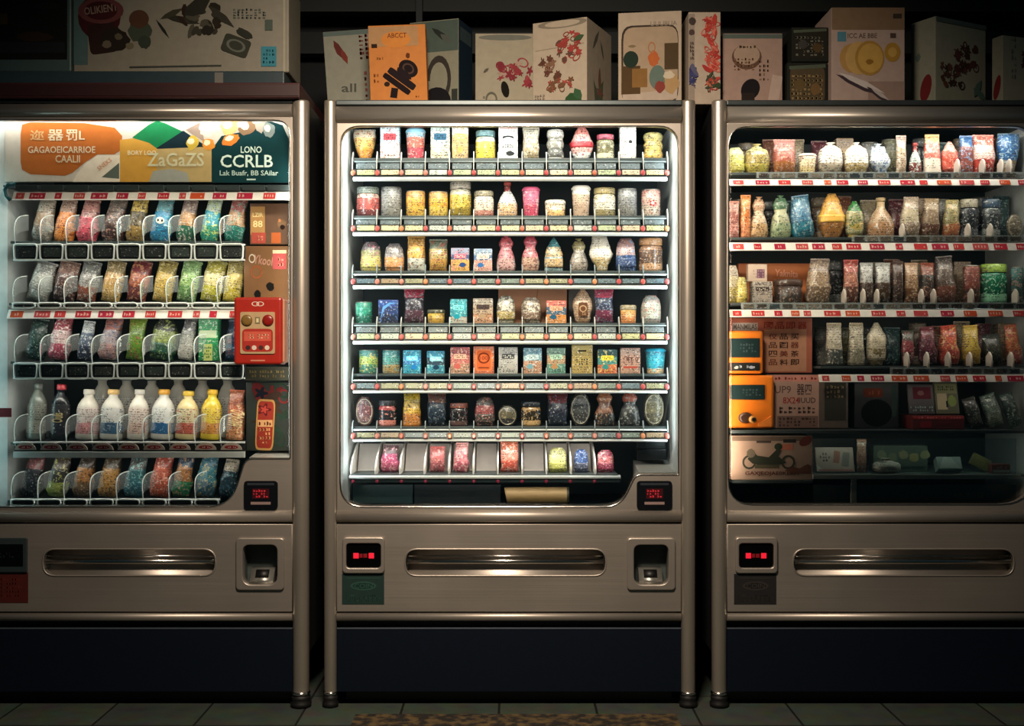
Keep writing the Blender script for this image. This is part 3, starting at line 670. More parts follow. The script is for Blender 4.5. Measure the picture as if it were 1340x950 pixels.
# right machine shelves
def shelf_r(x0, x1, base, y0, y1, seed, dull=0, div=None, fins=()):
    yf = .055
    sh = box('shelf', SHELFM, mR, X(x0, .08), X(x1, .08), .064, .44, Z(base, .1)-.008, Z(base, .1), .001)
    strip(sh, x0, x1, y0, y1, seed, dull=dull)
    for a in fins:
        z0 = Z(base, .1); bm = bmesh.new(); x = X(a, .08)
        bm_profile(bm, [(.056, z0-.004), (.056, z0+.012), (.062, z0+.035), (.075, z0+.045), (.098, z0+.030), (.098, z0)], x-.003, x+.003); obj('divider', bm, mat('#cfc4b8', .3), sh)
    if div:
        bm = bmesh.new(); bm_box(bm, X(div[0], yf), X(div[1], yf), yf, yf+.004, Z(y0-1, yf), Z(y0-9, yf), .001); tt = obj('clear_fence', bm, CLEAR, sh)
        n = int((div[1]-div[0])/17)
        for i in range(n):
            a = div[0]+i*17+3; box('price_tag', flatprint(rs.choice(['#4a4440', '#6a6458', '#3c4a50', '#8a8276'])), sh, X(a, yf), X(a+13, yf), yf-.002, yf+.0, Z(y0-1.5, yf), Z(y0-7, yf))
    return sh
shelf_r(955, 1350, 228, 234, 243, 11, div=(990, 1345), fins=(1252, 1285, 1309, 1320))
shelf_r(955, 1350, 312, 317, 328, 12, div=(1115, 1345), fins=(1180, 1266, 1295))
shelf_r(955, 1350, 397, 405, 415, 13, div=(970, 1345), fins=(1104, 1129, 1147, 1205, 1221, 1270, 1328))
shelf_r(1072, 1350, 479, 490, 500, 14, div=(1165, 1345), fins=(1186, 1212, 1240, 1268, 1294, 1322))
box('shelf', SHELFM, mR, X(955, .08), X(1345, .08), .06, .44, Z(562, .1)-.01, Z(562, .1), .001)
shd = box('drawer_tray', mat('#56615e', .4), mR, X(1066, .1), X(1336, .1), .06, .40, Z(621, .06)-.006, Z(621, .06), .001)
bm = bmesh.new(); bm_box(bm, X(1064, .05), X(1336, .05), .05, .058, Z(627, .05), Z(621, .05), .001); obj('tray_front', bm, mat('#a8b0a8', .3), shd)
bm = bmesh.new(); bm_box(bm, X(1064, .05), X(1330, .05), .052, .056, Z(621, .05), Z(574, .05), .001); obj('clear_fence', bm, glassmat('tray_plastic', (.85, .92, .92), 1, .93), shd)
box('shelf', SHELFM, mR, X(957, .08), X(1062, .08), .06, .40, Z(628, .07)-.010, Z(628, .07)-.001, .001)
box('tray_post', mat('#8a938c', .4), mR, X(1114, .05), X(1121, .05), .05, .06, Z(658, .05), Z(627, .05))
# lower glass bin panels behind the glass
for mm, a, b, c in ((mC, 462, 540, '#22383a'), (mC, 542, 655, '#0e1c20'), (mR, 1064, 1112, '#4a5a50'), (mR, 1122, 1330, '#26403c')):
    p_ = box('bin_panel', mat(c, .35), mm, X(a, .12), X(b, .12), .12, .13, Z(659, .12), Z(634, .12), .001)
prints('bin_lettering', [('text', X(1268, .12), Z(648, .12), S(40), S(7), 0, '#4c6a4e', 'RRURG EE'), ('text', X(1146, .12), Z(650, .12), S(26), S(8), 0, '#4a5a52', 'P52')], p_, .12)
for q in (mC, mL, mR): recenter(q)

# ------------------------------------------------------------------ products
ORD = ['first', 'second', 'third', 'fourth', 'fifth', 'sixth', 'seventh', 'eighth', 'ninth', 'tenth', 'eleventh', 'twelfth', 'thirteenth', 'fourteenth', 'fifteenth', 'sixteenth']
SHN = {  # shape: (object name, category)
 'bag': ('snack_bag', 'snack bag'), 'dome': ('snack_bag', 'snack bag'), 'cone': ('snack_bag', 'snack bag'), 'leaf': ('snack_bag', 'snack bag'), 'fan': ('snack_bag', 'snack bag'),
 'pouch': ('snack_pouch', 'pouch'), 'crest': ('snack_pouch', 'pouch'), 'slim': ('snack_pouch', 'pouch'), 'gusset': ('snack_pouch', 'pouch'), 'wave': ('snack_bag', 'snack bag'),
 'box': ('carton', 'carton'), 'can': ('can', 'can'), 'jar': ('jar', 'jar'), 'cup': ('cup', 'cup'), 'tub': ('tub', 'tub'), 'egg': ('wrapped_sweet', 'sweet'),
 'doll': ('wrapped_sweet', 'sweet'), 'stack': ('roll_pack', 'roll pack'), 'flask': ('bottle', 'bottle'), 'bottle': ('bottle', 'bottle'), 'oval': ('oval_tin', 'tin'), 'ball': ('bundle', 'bundle')}
SOFT = {
 'bag':   ([.96, .92, .98, 1, .98, .93, .97], [.25, .8, 1, 1, .9, .6, .08], 0),
 'pouch': ([1, .93, .9, .9, .92, .95, 1], [.08, .7, .95, 1, .9, .6, .06], 0),
 'dome':  ([.94, 1, 1, 1, .97, .88, .52], [.7, 1, 1, .95, .85, .7, .4], 0),
 'cone':  ([.42, .6, .75, .88, .98, 1, .95], [.4, .6, .8, .9, .95, .8, .5], 0),
 'leaf':  ([.95, .92, .95, .92, .75, .45, .08], [.5, .7, .8, .8, .6, .4, .1], 0),
 'fan':   ([.4, .5, .85, 1, .85, .7, .62], [.4, .7, .9, .9, .7, .4, .15], 0),
 'crest': ([.62, .8, .9, 1, .95, .6, .22], [.4, .8, .9, .9, .8, .5, .1], 0),
 'slim':  ([.95, .9, 1, .95, .9, .95, 1], [.4, .9, 1, 1, .9, .6, .1], 0),
 'gusset': ([1, .97, .95, .92, .88, .85, .84], [1, 1, .9, .8, .6, .4, .08], 0),
 'wave':  ([.85, 1, 1, .9, .85, .8, .78], [.5, .9, 1, .9, .8, .6, .2], 0),
 'egg':   ([.55, .82, 1, 1, .78, .6, .3], [.5, .8, 1, 1, .8, .6, .3], 0),
 'doll':  ([.9, 1, .95, .8, .55, .75, .45], [.6, .9, .9, .8, .55, .6, .3], 0),
 'oval':  ([.45, .8, .97, 1, .97, .8, .45], [.3, .5, .6, .6, .6, .5, .3], 0),
 'ball':  ([.55, .88, 1, 1, .97, .85, .35], [.5, .85, 1, 1, .97, .8, .3], 0)}
seed = [0]
EMBL = {}
def product(px, w_, h_, shape, cols, desc, base, Yf=.10, lean=0, where='', group=None, z1=.38, z2=.72, scale=1.0, amt=.5, yaw=0, deck=None, emblem=None, skew=0, name=None):
    seed[0] += 1; sd = seed[0]
    W = S(w_, Yf)*(.95 if shape in SOFT else 1)*(.94 if where.endswith('right machine') else 1); H = S(h_, Yf); x = X(px, Yf); z = Z(base if deck is None else deck, .10)+.0006
    dp = min(W*.8, .075)
    nm, cat = SHN[shape]
    if name: nm, cat = name
    lab = desc+((', '+where) if where else '')
    c = cols.split(); rnd = random.Random(sd*7)
    root = thing(nm, lab, cat, (x, Yf+dp/2+.002, z), (0, R(lean), R(yaw)), group)
    if lean: root.location.z += abs(math.sin(R(lean)))*W*.42
    if shape in SOFT:
        wl, dl, _ = SOFT[shape]
        bm = bmesh.new()
        xl = [0, -.03, .03, -.02, .02, .05, .08] if shape == 'wave' else None
        bm_soft(bm, W, dp, H, wl, dl, sd, skew=skew, xl=xl, wr=.05 if shape not in ('oval', 'egg') else .02)
        bo = obj('wrapper', bm, pack(cols, H, z1, z2, scale, amt, .30, .55), root)
        if shape in ('bag', 'pouch', 'slim', 'gusset', 'cone', 'wave'):
            tw = W*wl[-1]/2; tx = skew*W+(xl[-1]*W if xl else 0); bm = bmesh.new(); N = 12
            pts = [(tx-tw, H-.004), (tx+tw, H-.004)]+[(tx+tw-2*tw*i/N, H+.003+(.0018 if i % 2 else 0)) for i in range(N+1)]
            bm_poly(bm, pts, -.0012, .0012); obj('crimped_seal', bm, mat(c[0] if shape != 'cone' else '#7c8c90', .3), root)
        elif shape in ('dome', 'leaf', 'crest') and not emblem:
            t0 = .12; bm = bmesh.new(); k0, k1 = max(interp(wl, t0), interp(wl, t0+.15)), interp(wl, t0+.3)
            bm_soft(bm, W*1.03, dp*1.05, H*.3, [k0, max(k0, k1), k1], [max(.8, interp(dl, t0+.05))]*3, sd, n=20, m=4, wr=.02); bm.transform(Matrix.Translation((0, 0, H*t0)))
            obj('label_band', bm, pack(c[2]+' '+c[2]+' '+c[1 if shape != 'dome' else 2]+' '+c[3], H, scale=1.4, amt=.45, rough=.4), root)
        elif shape in ('ball', 'doll', 'fan', 'crest'):
            bm = bmesh.new(); bm_soft(bm, W*.36, dp*.35, .010, [.6, .5, 1], [.6, .5, 1], sd, n=12, m=4, wr=.2)
            bm.transform(Matrix.Translation((skew*W, 0, H-.002))); obj('gathered_top', bm, mat(c[0], .3), root)
        elif shape == 'oval':
            bm = bmesh.new(); pts = [(W*.5*math.cos(2*PI*i/28), 0, H/2+H*.5*math.sin(2*PI*i/28)) for i in range(28)]; bm_tube(bm, [(a, -dp*.18, b) for a, b in ((p[0]*.86, (p[2]-H/2)*.86+H/2) for p in pts)], .0022, 6, close=True); obj('rim', bm, mat('#9a9482', .3, .4), root)
        elif shape == 'egg':
            bm = bmesh.new(); bm_soft(bm, W*1.02, dp*1.04, H*.16, [1, 1.0, 1], [1, 1, 1], sd, n=20, m=4); bm.transform(Matrix.Translation((0, 0, H*.36))); obj('sash', bm, mat(c[3], .35), root)
    elif shape == 'box':
        bm = bmesh.new(); bm_box(bm, -W/2, W/2, -dp/2, dp/2, 0, H, .0014)
        bo = obj('carton_body', bm, pack(cols, H, z1, z2, scale, amt, .4), root)
        bm = bmesh.new(); bm_box(bm, -W/2+.001, W/2-.001, -dp/2+.001, dp*.1, H-.0002, H+.0012); obj('top_flap', bm, mat(c[0], .5), root)
        k = rnd.random()
        if emblem is None:
            prints('front_print', [('rrect', 0, H*.66, W*.66, H*.2, 0, c[-1]), ('marks', 0, H*.66, W*.56, H*.13, 0, '#efe8d8' if k > .5 else '#26242a', 2, 6), ('blob', (k-.5)*W*.3, H*.28, W*.42, H*.24, 0, c[1]), ('marks', 0, H*.1, W*.7, H*.06, 0, '#3a3430', 1, 9)], root, -dp/2)
    elif shape == 'can':
        r = W/2; bm = bmesh.new(); bm_lathe(bm, [(r*.9, 0), (r, H*.03), (r, H*.93), (r*.93, H*.97)], 24, sy=dp/W); bo = obj('can_body', bm, pack(cols, H, z1, z2, scale, amt, .35), root)
        bm = bmesh.new(); bm_lathe(bm, [(r*.93, H*.965), (r*.97, H*.975), (r*.97, H), (r*.85, H), (r*.83, H*.985)], 24, sy=dp/W); obj('can_rim', bm, mat('#8c8c84', .3, .7), root)
    elif shape == 'jar':
        r = W/2; lh = .78 if h_ > 25 else .7; bm = bmesh.new(); bm_lathe(bm, [(r*.85, 0), (r*.96, H*.04), (r, H*.1), (r, H*(lh-.12)), (r*.93, H*(lh-.03)), (r*.86, H*lh)], 24, sy=dp/W)
        bo = obj('jar_body', bm, pack(' '.join(c[1:]+[c[-1]]), H*lh, .3, .8, scale, amt, .25), root)
        bm = bmesh.new(); bm_lathe(bm, [(r*.95, H*(lh+.005)), (r*.98, H*(lh+.02)), (r*.98, H*.97), (r*.92, H), (r*.5, H*1.005)], 24, sy=dp/W); obj('lid', bm, pack(c[0]+' '+c[0]+' '+c[0]+' #59585a', H, amt=.35, rough=.4), root)
    elif shape == 'cup':
        r = W/2; bm = bmesh.new(); bm_lathe(bm, [(r*.76, 0), (r*.78, H*.02), (r*.93, H*.86), (r*.93, H*.87)], 24, sy=dp/W); bo = obj('cup_body', bm, pack(cols, H, z1, z2, scale, amt, .4), root)
        bm = bmesh.new(); bm_lathe(bm, [(r*.98, H*.872), (r, H*.885), (r, H*.92), (r*.9, H*.96), (r*.8, H)], 24, sy=dp/W); obj('lid', bm, mat(c[0], .3, bump=.4), root)
    elif shape == 'tub':
        r = W/2; bm = bmesh.new(); bm_lathe(bm, [(r*.9, 0), (r*.94, H*.03), (r*.97, H*.72)], 24, sy=dp/W); bo = obj('tub_body', bm, pack(cols, H, z1, z2, scale, amt, .4), root)
        bm = bmesh.new(); bm_lathe(bm, [(r, H*.725), (r*1.02, H*.74), (r*1.02, H*.93), (r*.9, H)], 24, sy=dp/W); obj('lid', bm, pack(c[0]+' '+c[0]+' '+c[0]+' #6a6a58', H, amt=.3), root)
    elif shape == 'stack':
        r = W/2; pr = [(r*.7, 0)]
        for k in range(3):
            for t in range(5): pr.append((r*(.80+.2*math.sin(PI*(t+.5)/5)), H*(k+(t+.5)/5)/3))
        pr.append((r*.6, H)); bm = bmesh.new(); bm_lathe(bm, pr, 22, sy=dp/W); bo = obj('rolls', bm, pack(cols, H, z1, z2, scale, amt, .4, .5), root)
        bm = bmesh.new(); bm_lathe(bm, [(r*.62, 0), (r*.93, H*.004), (r*.93, H*.05), (r*.6, H*.052)], 18, sy=dp/W); obj('paper_tray', bm, mat(c[-1], .6), root)
    elif shape == 'flask':
        r = W/2; bm = bmesh.new(); bm_lathe(bm, [(r*.9, 0), (r, H*.06), (r, H*.35), (r*.75, H*.55), (r*.32, H*.75), (r*.3, H*.9)], 24, sy=dp/W); bo = obj('bottle_body', bm, pack(cols, H, z1, z2, scale, amt, .25), root)
        bm = bmesh.new(); bm_lathe(bm, [(r*.36, H*.905), (r*.36, H*.99), (r*.3, H)], 16, sy=dp/W); obj('cap', bm, mat(c[0], .35), root)
    elif shape == 'bottle':
        # shouldered plastic drink bottle: body, screw cap, wrap-around label
        r = W/2; r2 = r*.42
        body = c[3] if len(c) > 3 else '#cfc8be'
        bm = bmesh.new(); bm_lathe(bm, [(r*.88, 0), (r, H*.03), (r*.99, H*.2), (r*.9, H*.34), (r*.93, H*.45), (r*.98, H*.55), (r*.9, H*.68), (r*.66, H*.78), (r2, H*.84), (r2, H*.9)], 28, sy=dp/W)
        bo = obj('bottle_body', bm, mat(body, .25, bump=.2), root)
        bm = bmesh.new(); bm_lathe(bm, [(r2*1.15, H*.90), (r2*1.2, H*.91), (r2*1.2, H*.985), (r2*1.05, H)], 20, sy=dp/W); obj('screw_cap', bm, mat(c[0], .35), root)
        bm = bmesh.new(); pr = [(r*1.0, H*.12), (r*1.012, H*.2), (r*.93, H*.34), (r*.955, H*.45), (r*1.005, H*.55), (r*.955, H*.64)]
        n = 28; rings = [[bm.verts.new((q*math.cos(2*PI*i/n), q*dp/W*math.sin(2*PI*i/n), zz)) for i in range(n)] for q, zz in pr]
        for a, b in zip(rings, rings[1:]):
            for i in range(n): bm.faces.new((a[i], a[(i+1) % n], b[(i+1) % n], b[i])).smooth = True
        obj('label', bm, pack(c[1]+' '+c[1]+' '+c[2]+' '+c[2], H, .34, .9, 1.0, amt, .35), root)
    if emblem:
        prints('front_emblem', [(k, a*W, b*H, cc*W, dd*H, rr, col)+tuple(rest) for k, a, b, cc, dd, rr, col, *rest in emblem], root, -dp/2-.0015 if shape in SOFT or shape in ('can', 'cup') else -dp/2)
    return root
def run(mach, rowname, base, items, lean=0, Yf=.10, group=None, amt=.5):
    n = len(items)
    for i, it in enumerate(items):
        px, w_, h_, shape, cols, desc = it[:6]; kw = dict(it[6]) if len(it) > 6 else {}
        where = '%s from left on %s shelf of %s machine' % (ORD[i], rowname, mach)
        kw.setdefault('lean', lean); kw.setdefault('amt', amt); kw.setdefault('Yf', Yf)
        product(px, w_, h_, shape, cols, desc, base, where=where, group=group or 'goods on the %s shelf of the %s machine' % (rowname, mach), **kw)
E = lambda *a: [a]
run('middle', 'top', 208, [
 (476, 31, 39, 'cone', '#b9a890 #d8a850 #d89030 #a84a30', 'cream and orange tapered snack bag'),
 (510, 25, 44, 'box', '#9cc0cc #d0d4d0 #e0c8c0 #b84a50', 'pale blue and white carton', {'z2': .5}),
 (543, 27, 41, 'cup', '#7fb0c8 #d4604c #c03c4c #e8b8a8', 'red cup with blue lid'),
 (576, 25, 44, 'box', '#a8b8b0 #d8d0b4 #d8c090 #3a6078', 'cream carton with blue lettering'),
 (602, 21, 44, 'box', '#e0dccc #b89458 #a88040 #c8a868', 'tall tan carton'),
 (635, 26, 38, 'jar', '#5c8a90 #d8d8cc #d8bc38 #d8bc38', 'yellow labelled jar with teal lid'),
 (665, 25, 45, 'box', '#e0e0dc #e0e0dc #d8d8d4 #26282a', 'white carton with black animal drawings', {'amt': .1, 'emblem': [('ell', 0, .62, .6, .12, 0, '#2a2c2e'), ('ell', 0, .58, .5, .1, 0, '#e0e0dc'), ('blob', .1, .16, .5, .16, 0, '#303234'), ('marks', 0, .38, .6, .1, 0, '#404244', 2, 5), ('rect', 0, .9, .9, .04, 0, '#b08078')]}),
 (695, 23, 41, 'slim', '#c8c0ac #b8a484 #a89470 #e0d8c4', 'beige slim pouch'),
 (727, 23, 40, 'stack', '#b8b4ac #8a8478 #5a5a54 #d8d0c4', 'grey stacked roll pack'),
 (762, 31, 44, 'egg', '#dc7c70 #e8a8a0 #e0e0dc #b83038', 'red and white egg-shaped sweet', {'z1': .2, 'z2': .75}),
 (793, 23, 33, 'jar', '#b84058 #8a8458 #6a6440 #c8c0a0', 'olive jar with pink lid'),
 (822, 21, 45, 'box', '#e4e2dc #e0dcd4 #d8c8c0 #c8b8b0', 'tall white carton with small black mark', {'amt': .15, 'emblem': [('ell', .15, .5, .22, .1, 0, '#383838'), ('rect', -.2, .5, .2, .03, 0, '#8a8078'), ('marks', 0, .8, .5, .08, 0, '#a8a09c', 2, 5)]}),
 (856, 26, 36, 'stack', '#b8a860 #d0b058 #d8a848 #5a4a2c', 'yellow stacked roll pack')])
run('middle', 'second', 283, [
 (480, 30, 39, 'jar', '#7c8478 #c8a898 #b85048 #6a3030', 'red and cream jar with grey lid'),
 (511, 27, 39, 'can', '#8c8c88 #86847e #8a8880 #5a5856', 'grey speckled can'),
 (543, 25, 34, 'can', '#c89040 #d8a030 #d8b040 #b85c28', 'yellow can with orange print'),
 (573, 25, 33, 'can', '#b88838 #e0a428 #e0bc48 #a86028', 'bright yellow can'),
 (602, 28, 46, 'jar', '#a09484 #b8b09c #c8a838 #8a7420', 'tall jar with gold label'),
 (633, 26, 34, 'jar', '#8a8064 #d8ccb8 #d0c0ac #b87868', 'cream jar with tan lid'),
 (664, 26, 46, 'flask', '#a84840 #d0d0cc #d8a878 #b8c0c0', 'flask-shaped bottle with peach base'),
 (695, 24, 39, 'cup', '#c85878 #d86080 #c83c5c #e8a0a8', 'bright pink cup'),
 (727, 27, 22, 'tub', '#d8d0bc #d8c8a8 #d8b068 #b86838', 'low cream tub'),
 (761, 26, 41, 'cup', '#e0d8cc #c0a088 #b09078 #d0b8a0', 'milky coffee cup with white lid', {'amt': .3}),
 (792, 29, 38, 'jar', '#a08c54 #c0b498 #c8c0b0 #8a7c50', 'jar with wide gold lid'),
 (822, 25, 37, 'can', '#8a8a88 #7c7c7a #84827c #5c5c5a', 'dull grey can'),
 (853, 25, 36, 'can', '#b88478 #b89484 #b8a490 #a04038', 'pinkish can with red round mark', {'emblem': [('flower', .05, .48, .4, .26, 0, '#a02830'), ('ell', .05, .48, .18, .12, 0, '#d8b0a0')]})])
run('middle', 'third', 355, [
 (484, 28, 39, 'dome', '#5c5454 #8a8450 #b8a850 #c86878', 'domed bag with yellow base', {'z1': .5}),
 (515, 26, 37, 'dome', '#706868 #807878 #d08848 #b8a8a0', 'domed bag with orange base', {'z1': .5, 'z2': .6}),
 (544, 25, 45, 'bag', '#c8903c #d09438 #c8c8bc #8a5420', 'orange bag with white band'),
 (573, 26, 41, 'bag', '#6c7460 #a89050 #c08c38 #a85040', 'olive and gold bag'),
 (602, 24, 30, 'box', '#8088a0 #2c4878 #d09838 #c86878', 'blue over yellow carton', {'z1': .5}),
 (632, 24, 29, 'box', '#7890a8 #3868a0 #c88878 #e0c0b0', 'blue over pink carton', {'z1': .5}),
 (662, 27, 45, 'doll', '#c85058 #c87078 #c09490 #7c2830', 'pink wrapped doll-shaped sweet'),
 (694, 25, 47, 'doll', '#b83c4c #d06870 #b89078 #702c30', 'red wrapped sweet with bow top'),
 (725, 27, 45, 'leaf', '#3c8088 #c09c68 #8ca8b0 #386870', 'pointed teal and tan bag'),
 (758, 25, 40, 'doll', '#847848 #8a8074 #9a8c80 #4c4438', 'brown grey pinched bag'),
 (789, 33, 47, 'fan', '#c8bcac #d0c4b0 #b89c68 #e0d8c8', 'cream flared bag', {'skew': -.12}),
 (820, 27, 44, 'dome', '#8a6058 #a08080 #2c4474 #6c88b0', 'red and blue domed bag', {'z1': .48}),
 (853, 31, 44, 'jar', '#b07848 #8a6044 #5c4030 #b08058', 'brown jar with copper lid')])
run('middle', 'fourth', 423, [
 (475, 22, 28, 'can', '#1c7c64 #208468 #186450 #60b898', 'small green can'),
 (508, 26, 30, 'box', '#1c3c84 #183068 #0c1c3c #4c78c0', 'dark blue carton', {'emblem': [('poly', 0, .5, 1, 1, 0, '#5c90c8', [(-.4, -.35), (-.2, .1), (.1, .32), (.42, .38), (.05, .4), (-.28, .2)])]}),
 (541, 29, 46, 'pouch', '#b03048 #383440 #5c3848 #9898a0', 'black and red candy pouch'),
 (570, 23, 18, 'tub', '#4c4c38 #c09c30 #b08428 #6a4420', 'small yellow tub'),
 (600, 22, 31, 'box', '#2c94a0 #2490a0 #b0a090 #7cd0d0', 'teal carton with beige base', {'z1': .28}),
 (632, 26, 32, 'box', '#9a8c7c #a88c70 #b88058 #4a3c38', 'beige carton with orange print'),
 (662, 25, 36, 'dome', '#6c6454 #7c6c54 #9c8444 #d0c8b8', 'brown speckled nut bag', {'amt': .8}),
 (695, 27, 34, 'dome', '#8a7868 #604c3c #6c503c #c0b098', 'dark brown speckled nut bag', {'amt': .8}),
 (728, 26, 29, 'box', '#c05848 #2c5874 #d08034 #d8a080', 'red blue and orange striped carton'),
 (763, 28, 45, 'crest', '#a88464 #b08c6c #a88060 #c8a888', 'tan pouch with brown emblem', {'emblem': [('rrect', 0, .4, .46, .4, 0, '#5c3c28'), ('ring', 0, .42, .36, .2, 0, '#a88868'), ('marks', 0, .28, .3, .1, 0, '#b09070', 2, 3)]}),
 (791, 27, 46, 'pouch', '#b03c54 #283450 #782c48 #8090a8', 'navy and pink candy pouch'),
 (823, 21, 24, 'tub', '#8c7c5c #c88840 #c87430 #e0c090', 'small orange tub'),
 (853, 27, 37, 'dome', '#8c8c84 #9c9c8c #a0a090 #c87068', 'pale grey domed bag')])
run('middle', 'fifth', 489, [
 (481, 25, 31, 'can', '#388078 #88a048 #3c8068 #c8b048', 'green can with yellow print'),
 (511, 23, 31, 'can', '#2c8488 #3c8c84 #b09058 #78a8a0', 'teal can with tan base'),
 (539, 23, 30, 'box', '#2090b0 #2878b8 #1c94b0 #70c8e0', 'bright blue carton'),
 (570, 23, 29, 'box', '#2c8cb0 #203c54 #2c90a8 #8cc8d0', 'blue carton with dark band'),
 (602, 25, 34, 'box', '#a84048 #c06058 #a87c60 #d8a890', 'red carton with tan base'),
 (633, 27, 35, 'box', '#c06038 #cc6838 #c86038 #78301c', 'orange carton with framed seal', {'amt': .1, 'emblem': [('rrect', 0, .5, .78, .8, 0, '#d87a4c'), ('rrect', 0, .5, .68, .72, 0, '#c45c30'), ('ring', 0, .58, .6, .42, 0, '#6c2c18'), ('text', 0, .58, .4, .14, 0, '#6c2c18', '100'), ('rect', 0, .22, .5, .05, 0, '#7c3a20')]}),
 (665, 25, 34, 'box', '#a09c94 #a8a49c #a09c94 #4c4c4c', 'light grey carton with small print', {'amt': .3}),
 (697, 24, 33, 'box', '#5c8ca0 #7098a0 #b07c5c #b8c8c8', 'blue over peach carton', {'z1': .5}),
 (728, 24, 33, 'box', '#608474 #a87c54 #4c8470 #9cb8a0', 'green carton with brown band'),
 (762, 27, 37, 'box', '#a08838 #98803c #a08440 #2c2818', 'olive gold carton', {'amt': .1, 'emblem': [('rect', 0, .8, .4, .06, 0, '#2c2418'), ('marks', 0, .42, .6, .22, 0, '#2c2418', 3, 5)]}),
 (795, 25, 31, 'box', '#184c4c #388078 #c86038 #e0c048', 'teal carton with red and yellow base'),
 (825, 26, 33, 'box', '#a08070 #a87c68 #a88068 #5c3430', 'dusty pink carton with dark lettering', {'emblem': [('text', .1, .58, .6, .16, 0, '#4a2824', 'BY 0'), ('rect', 0, .25, .7, .08, 0, '#a8483c')]}),
 (859, 28, 33, 'cup', '#208ca8 #1c98b0 #c09c70 #60c8d8', 'cyan cup', {'z1': .2})])
run('middle', 'sixth', 558, [
 (476, 25, 38, 'oval', '#5c3838 #6c3c40 #74504c #b08078', 'brown oval tin'),
 (506, 23, 34, 'jar', '#2c2c30 #a84444 #222428 #d07868', 'black jar with red label'),
 (538, 26, 43, 'gusset', '#c09c18 #c8981c #c07020 #3c3010', 'yellow standing pouch'),
 (571, 26, 42, 'bag', '#704838 #203040 #182838 #4c6478', 'dark navy bag with brown top'),
 (600, 24, 30, 'jar', '#904838 #242022 #1c1c20 #604440', 'black jar with rust lid'),
 (634, 27, 38, 'dome', '#4c4440 #944040 #3c3430 #c07c70', 'clear bag of red berries', {'z1': .3}),
 (664, 26, 27, 'oval', '#2c2c28 #5c5440 #28282c #a89468', 'dark oval tin with tan plate'),
 (695, 26, 32, 'jar', '#182028 #9c7848 #2a2418 #b89058', 'dark jar with tan label'),
 (730, 28, 42, 'bag', '#702c30 #181c2c #1c2838 #40506a', 'navy bag with red top'),
 (760, 28, 43, 'oval', '#383430 #383c3c #343434 #787c78', 'black round tin with grey ring'),
 (792, 29, 44, 'doll', '#a05c38 #704430 #242828 #a07048', 'orange fish over dark pouch'),
 (825, 29, 44, 'doll', '#9c4c38 #383c3c #2c3030 #8c8c84', 'red fish over grey pouch'),
 (857, 28, 44, 'oval', '#54503c #605a40 #4c4838 #8c8058', 'brown oval medallion tin')], amt=.45)
run('middle', 'lowest', 619, [
 (509, 25, 34, 'wave', '#4c3438 #b84070 #b04868 #e8a8b0', 'magenta pink bag'),
 (572, 21, 32, 'bag', '#a04c48 #b05858 #a85058 #e0a098', 'rose red bag'),
 (603, 22, 37, 'wave', '#b87470 #c0646c #b04c60 #e8b0a8', 'pale rose bag'),
 (666.5, 25, 40, 'bag', '#c05838 #e08068 #d8503c #e8b0a0', 'orange red bag'),
 (730, 25, 32, 'dome', '#98984c #c8c878 #b0b048 #e0e0b0', 'yellow green bag'),
 (761, 19, 30, 'dome', '#2c4c8c #3c5ca0 #4c5470 #90b0d8', 'blue bag'),
 (793, 23, 29, 'dome', '#a83c50 #e07078 #a83858 #e8b0b0', 'coral pink bag')], Yf=.11)

G = {'lean': 0}
run('left', 'top', 317, [
 (50, 28, 55, 'wave', '#9c8c7c #8a6c50 #7c746c #b0a494', 'grey brown snack bag'),
 (79, 27, 55, 'wave', '#a08070 #d87830 #e08030 #8a3818', 'orange snack bag'),
 (109, 28, 55, 'wave', '#a87068 #c04858 #d0485c #7c4040', 'pink red snack bag', {'z2': .6}),
 (143, 30, 56, 'wave', '#6c6058 #4c3830 #3c2824 #b07868', 'dark brown snack bag'),
 (173, 26, 56, 'wave', '#c0a048 #5c4c2c #8a6a30 #1c1c18', 'black and gold snack bag'),
 (206, 28, 56, 'wave', '#5c8890 #1c80b0 #2070a0 #28a0b8', 'bright blue snack bag', {'emblem': [('ell', .0, .5, .42, .16, 0, '#d8d4c8'), ('ell', -.1, .5, .1, .06, 0, '#1c2430'), ('ell', .1, .5, .1, .06, 0, '#1c2430')]}),
 (239, 25, 55, 'wave', '#887068 #b07840 #205c44 #c0b0a0', 'brown snack bag with green base'),
 (271, 25, 56, 'wave', '#a0b0a0 #2898b0 #209078 #c0d058', 'teal snack bag with pale top'),
 (303, 27, 56, 'wave', '#a85c58 #b08058 #186c60 #60b0a0', 'red snack bag with teal base')], lean=7, Yf=.115)
run('left', 'second', 396, [
 (43, 30, 52, 'bag', '#8c8884 #98948c #8c8880 #c8c4bc', 'silver grey snack bag', {'lean': 17}),
 (78, 30, 52, 'bag', '#805c50 #4c2c28 #341c1c #a88478', 'dark maroon snack bag'),
 (108, 27, 52, 'bag', '#6c6c68 #8a8480 #8a4430 #b8b4ac', 'grey snack bag with rust base'),
 (140, 27, 53, 'bag', '#8a7448 #b08448 #c09448 #e0c8a0', 'tan snack bag'),
 (174, 28, 53, 'bag', '#782c30 #a04c30 #6c2428 #c88858', 'dark red snack bag'),
 (208, 27, 53, 'bag', '#907c38 #b89438 #c0983c #e0cc88', 'gold snack bag'),
 (240, 27, 53, 'bag', '#78a060 #80a858 #5c8c48 #b8d098', 'light green snack bag'),
 (272, 29, 53, 'bag', '#a89c38 #c8b878 #b8b028 #e8e0b0', 'yellow green snack bag'),
 (300, 25, 53, 'bag', '#b09c50 #c8b058 #c8b030 #e8dca0', 'pale yellow snack bag', {'lean': 9})], lean=11, Yf=.115)
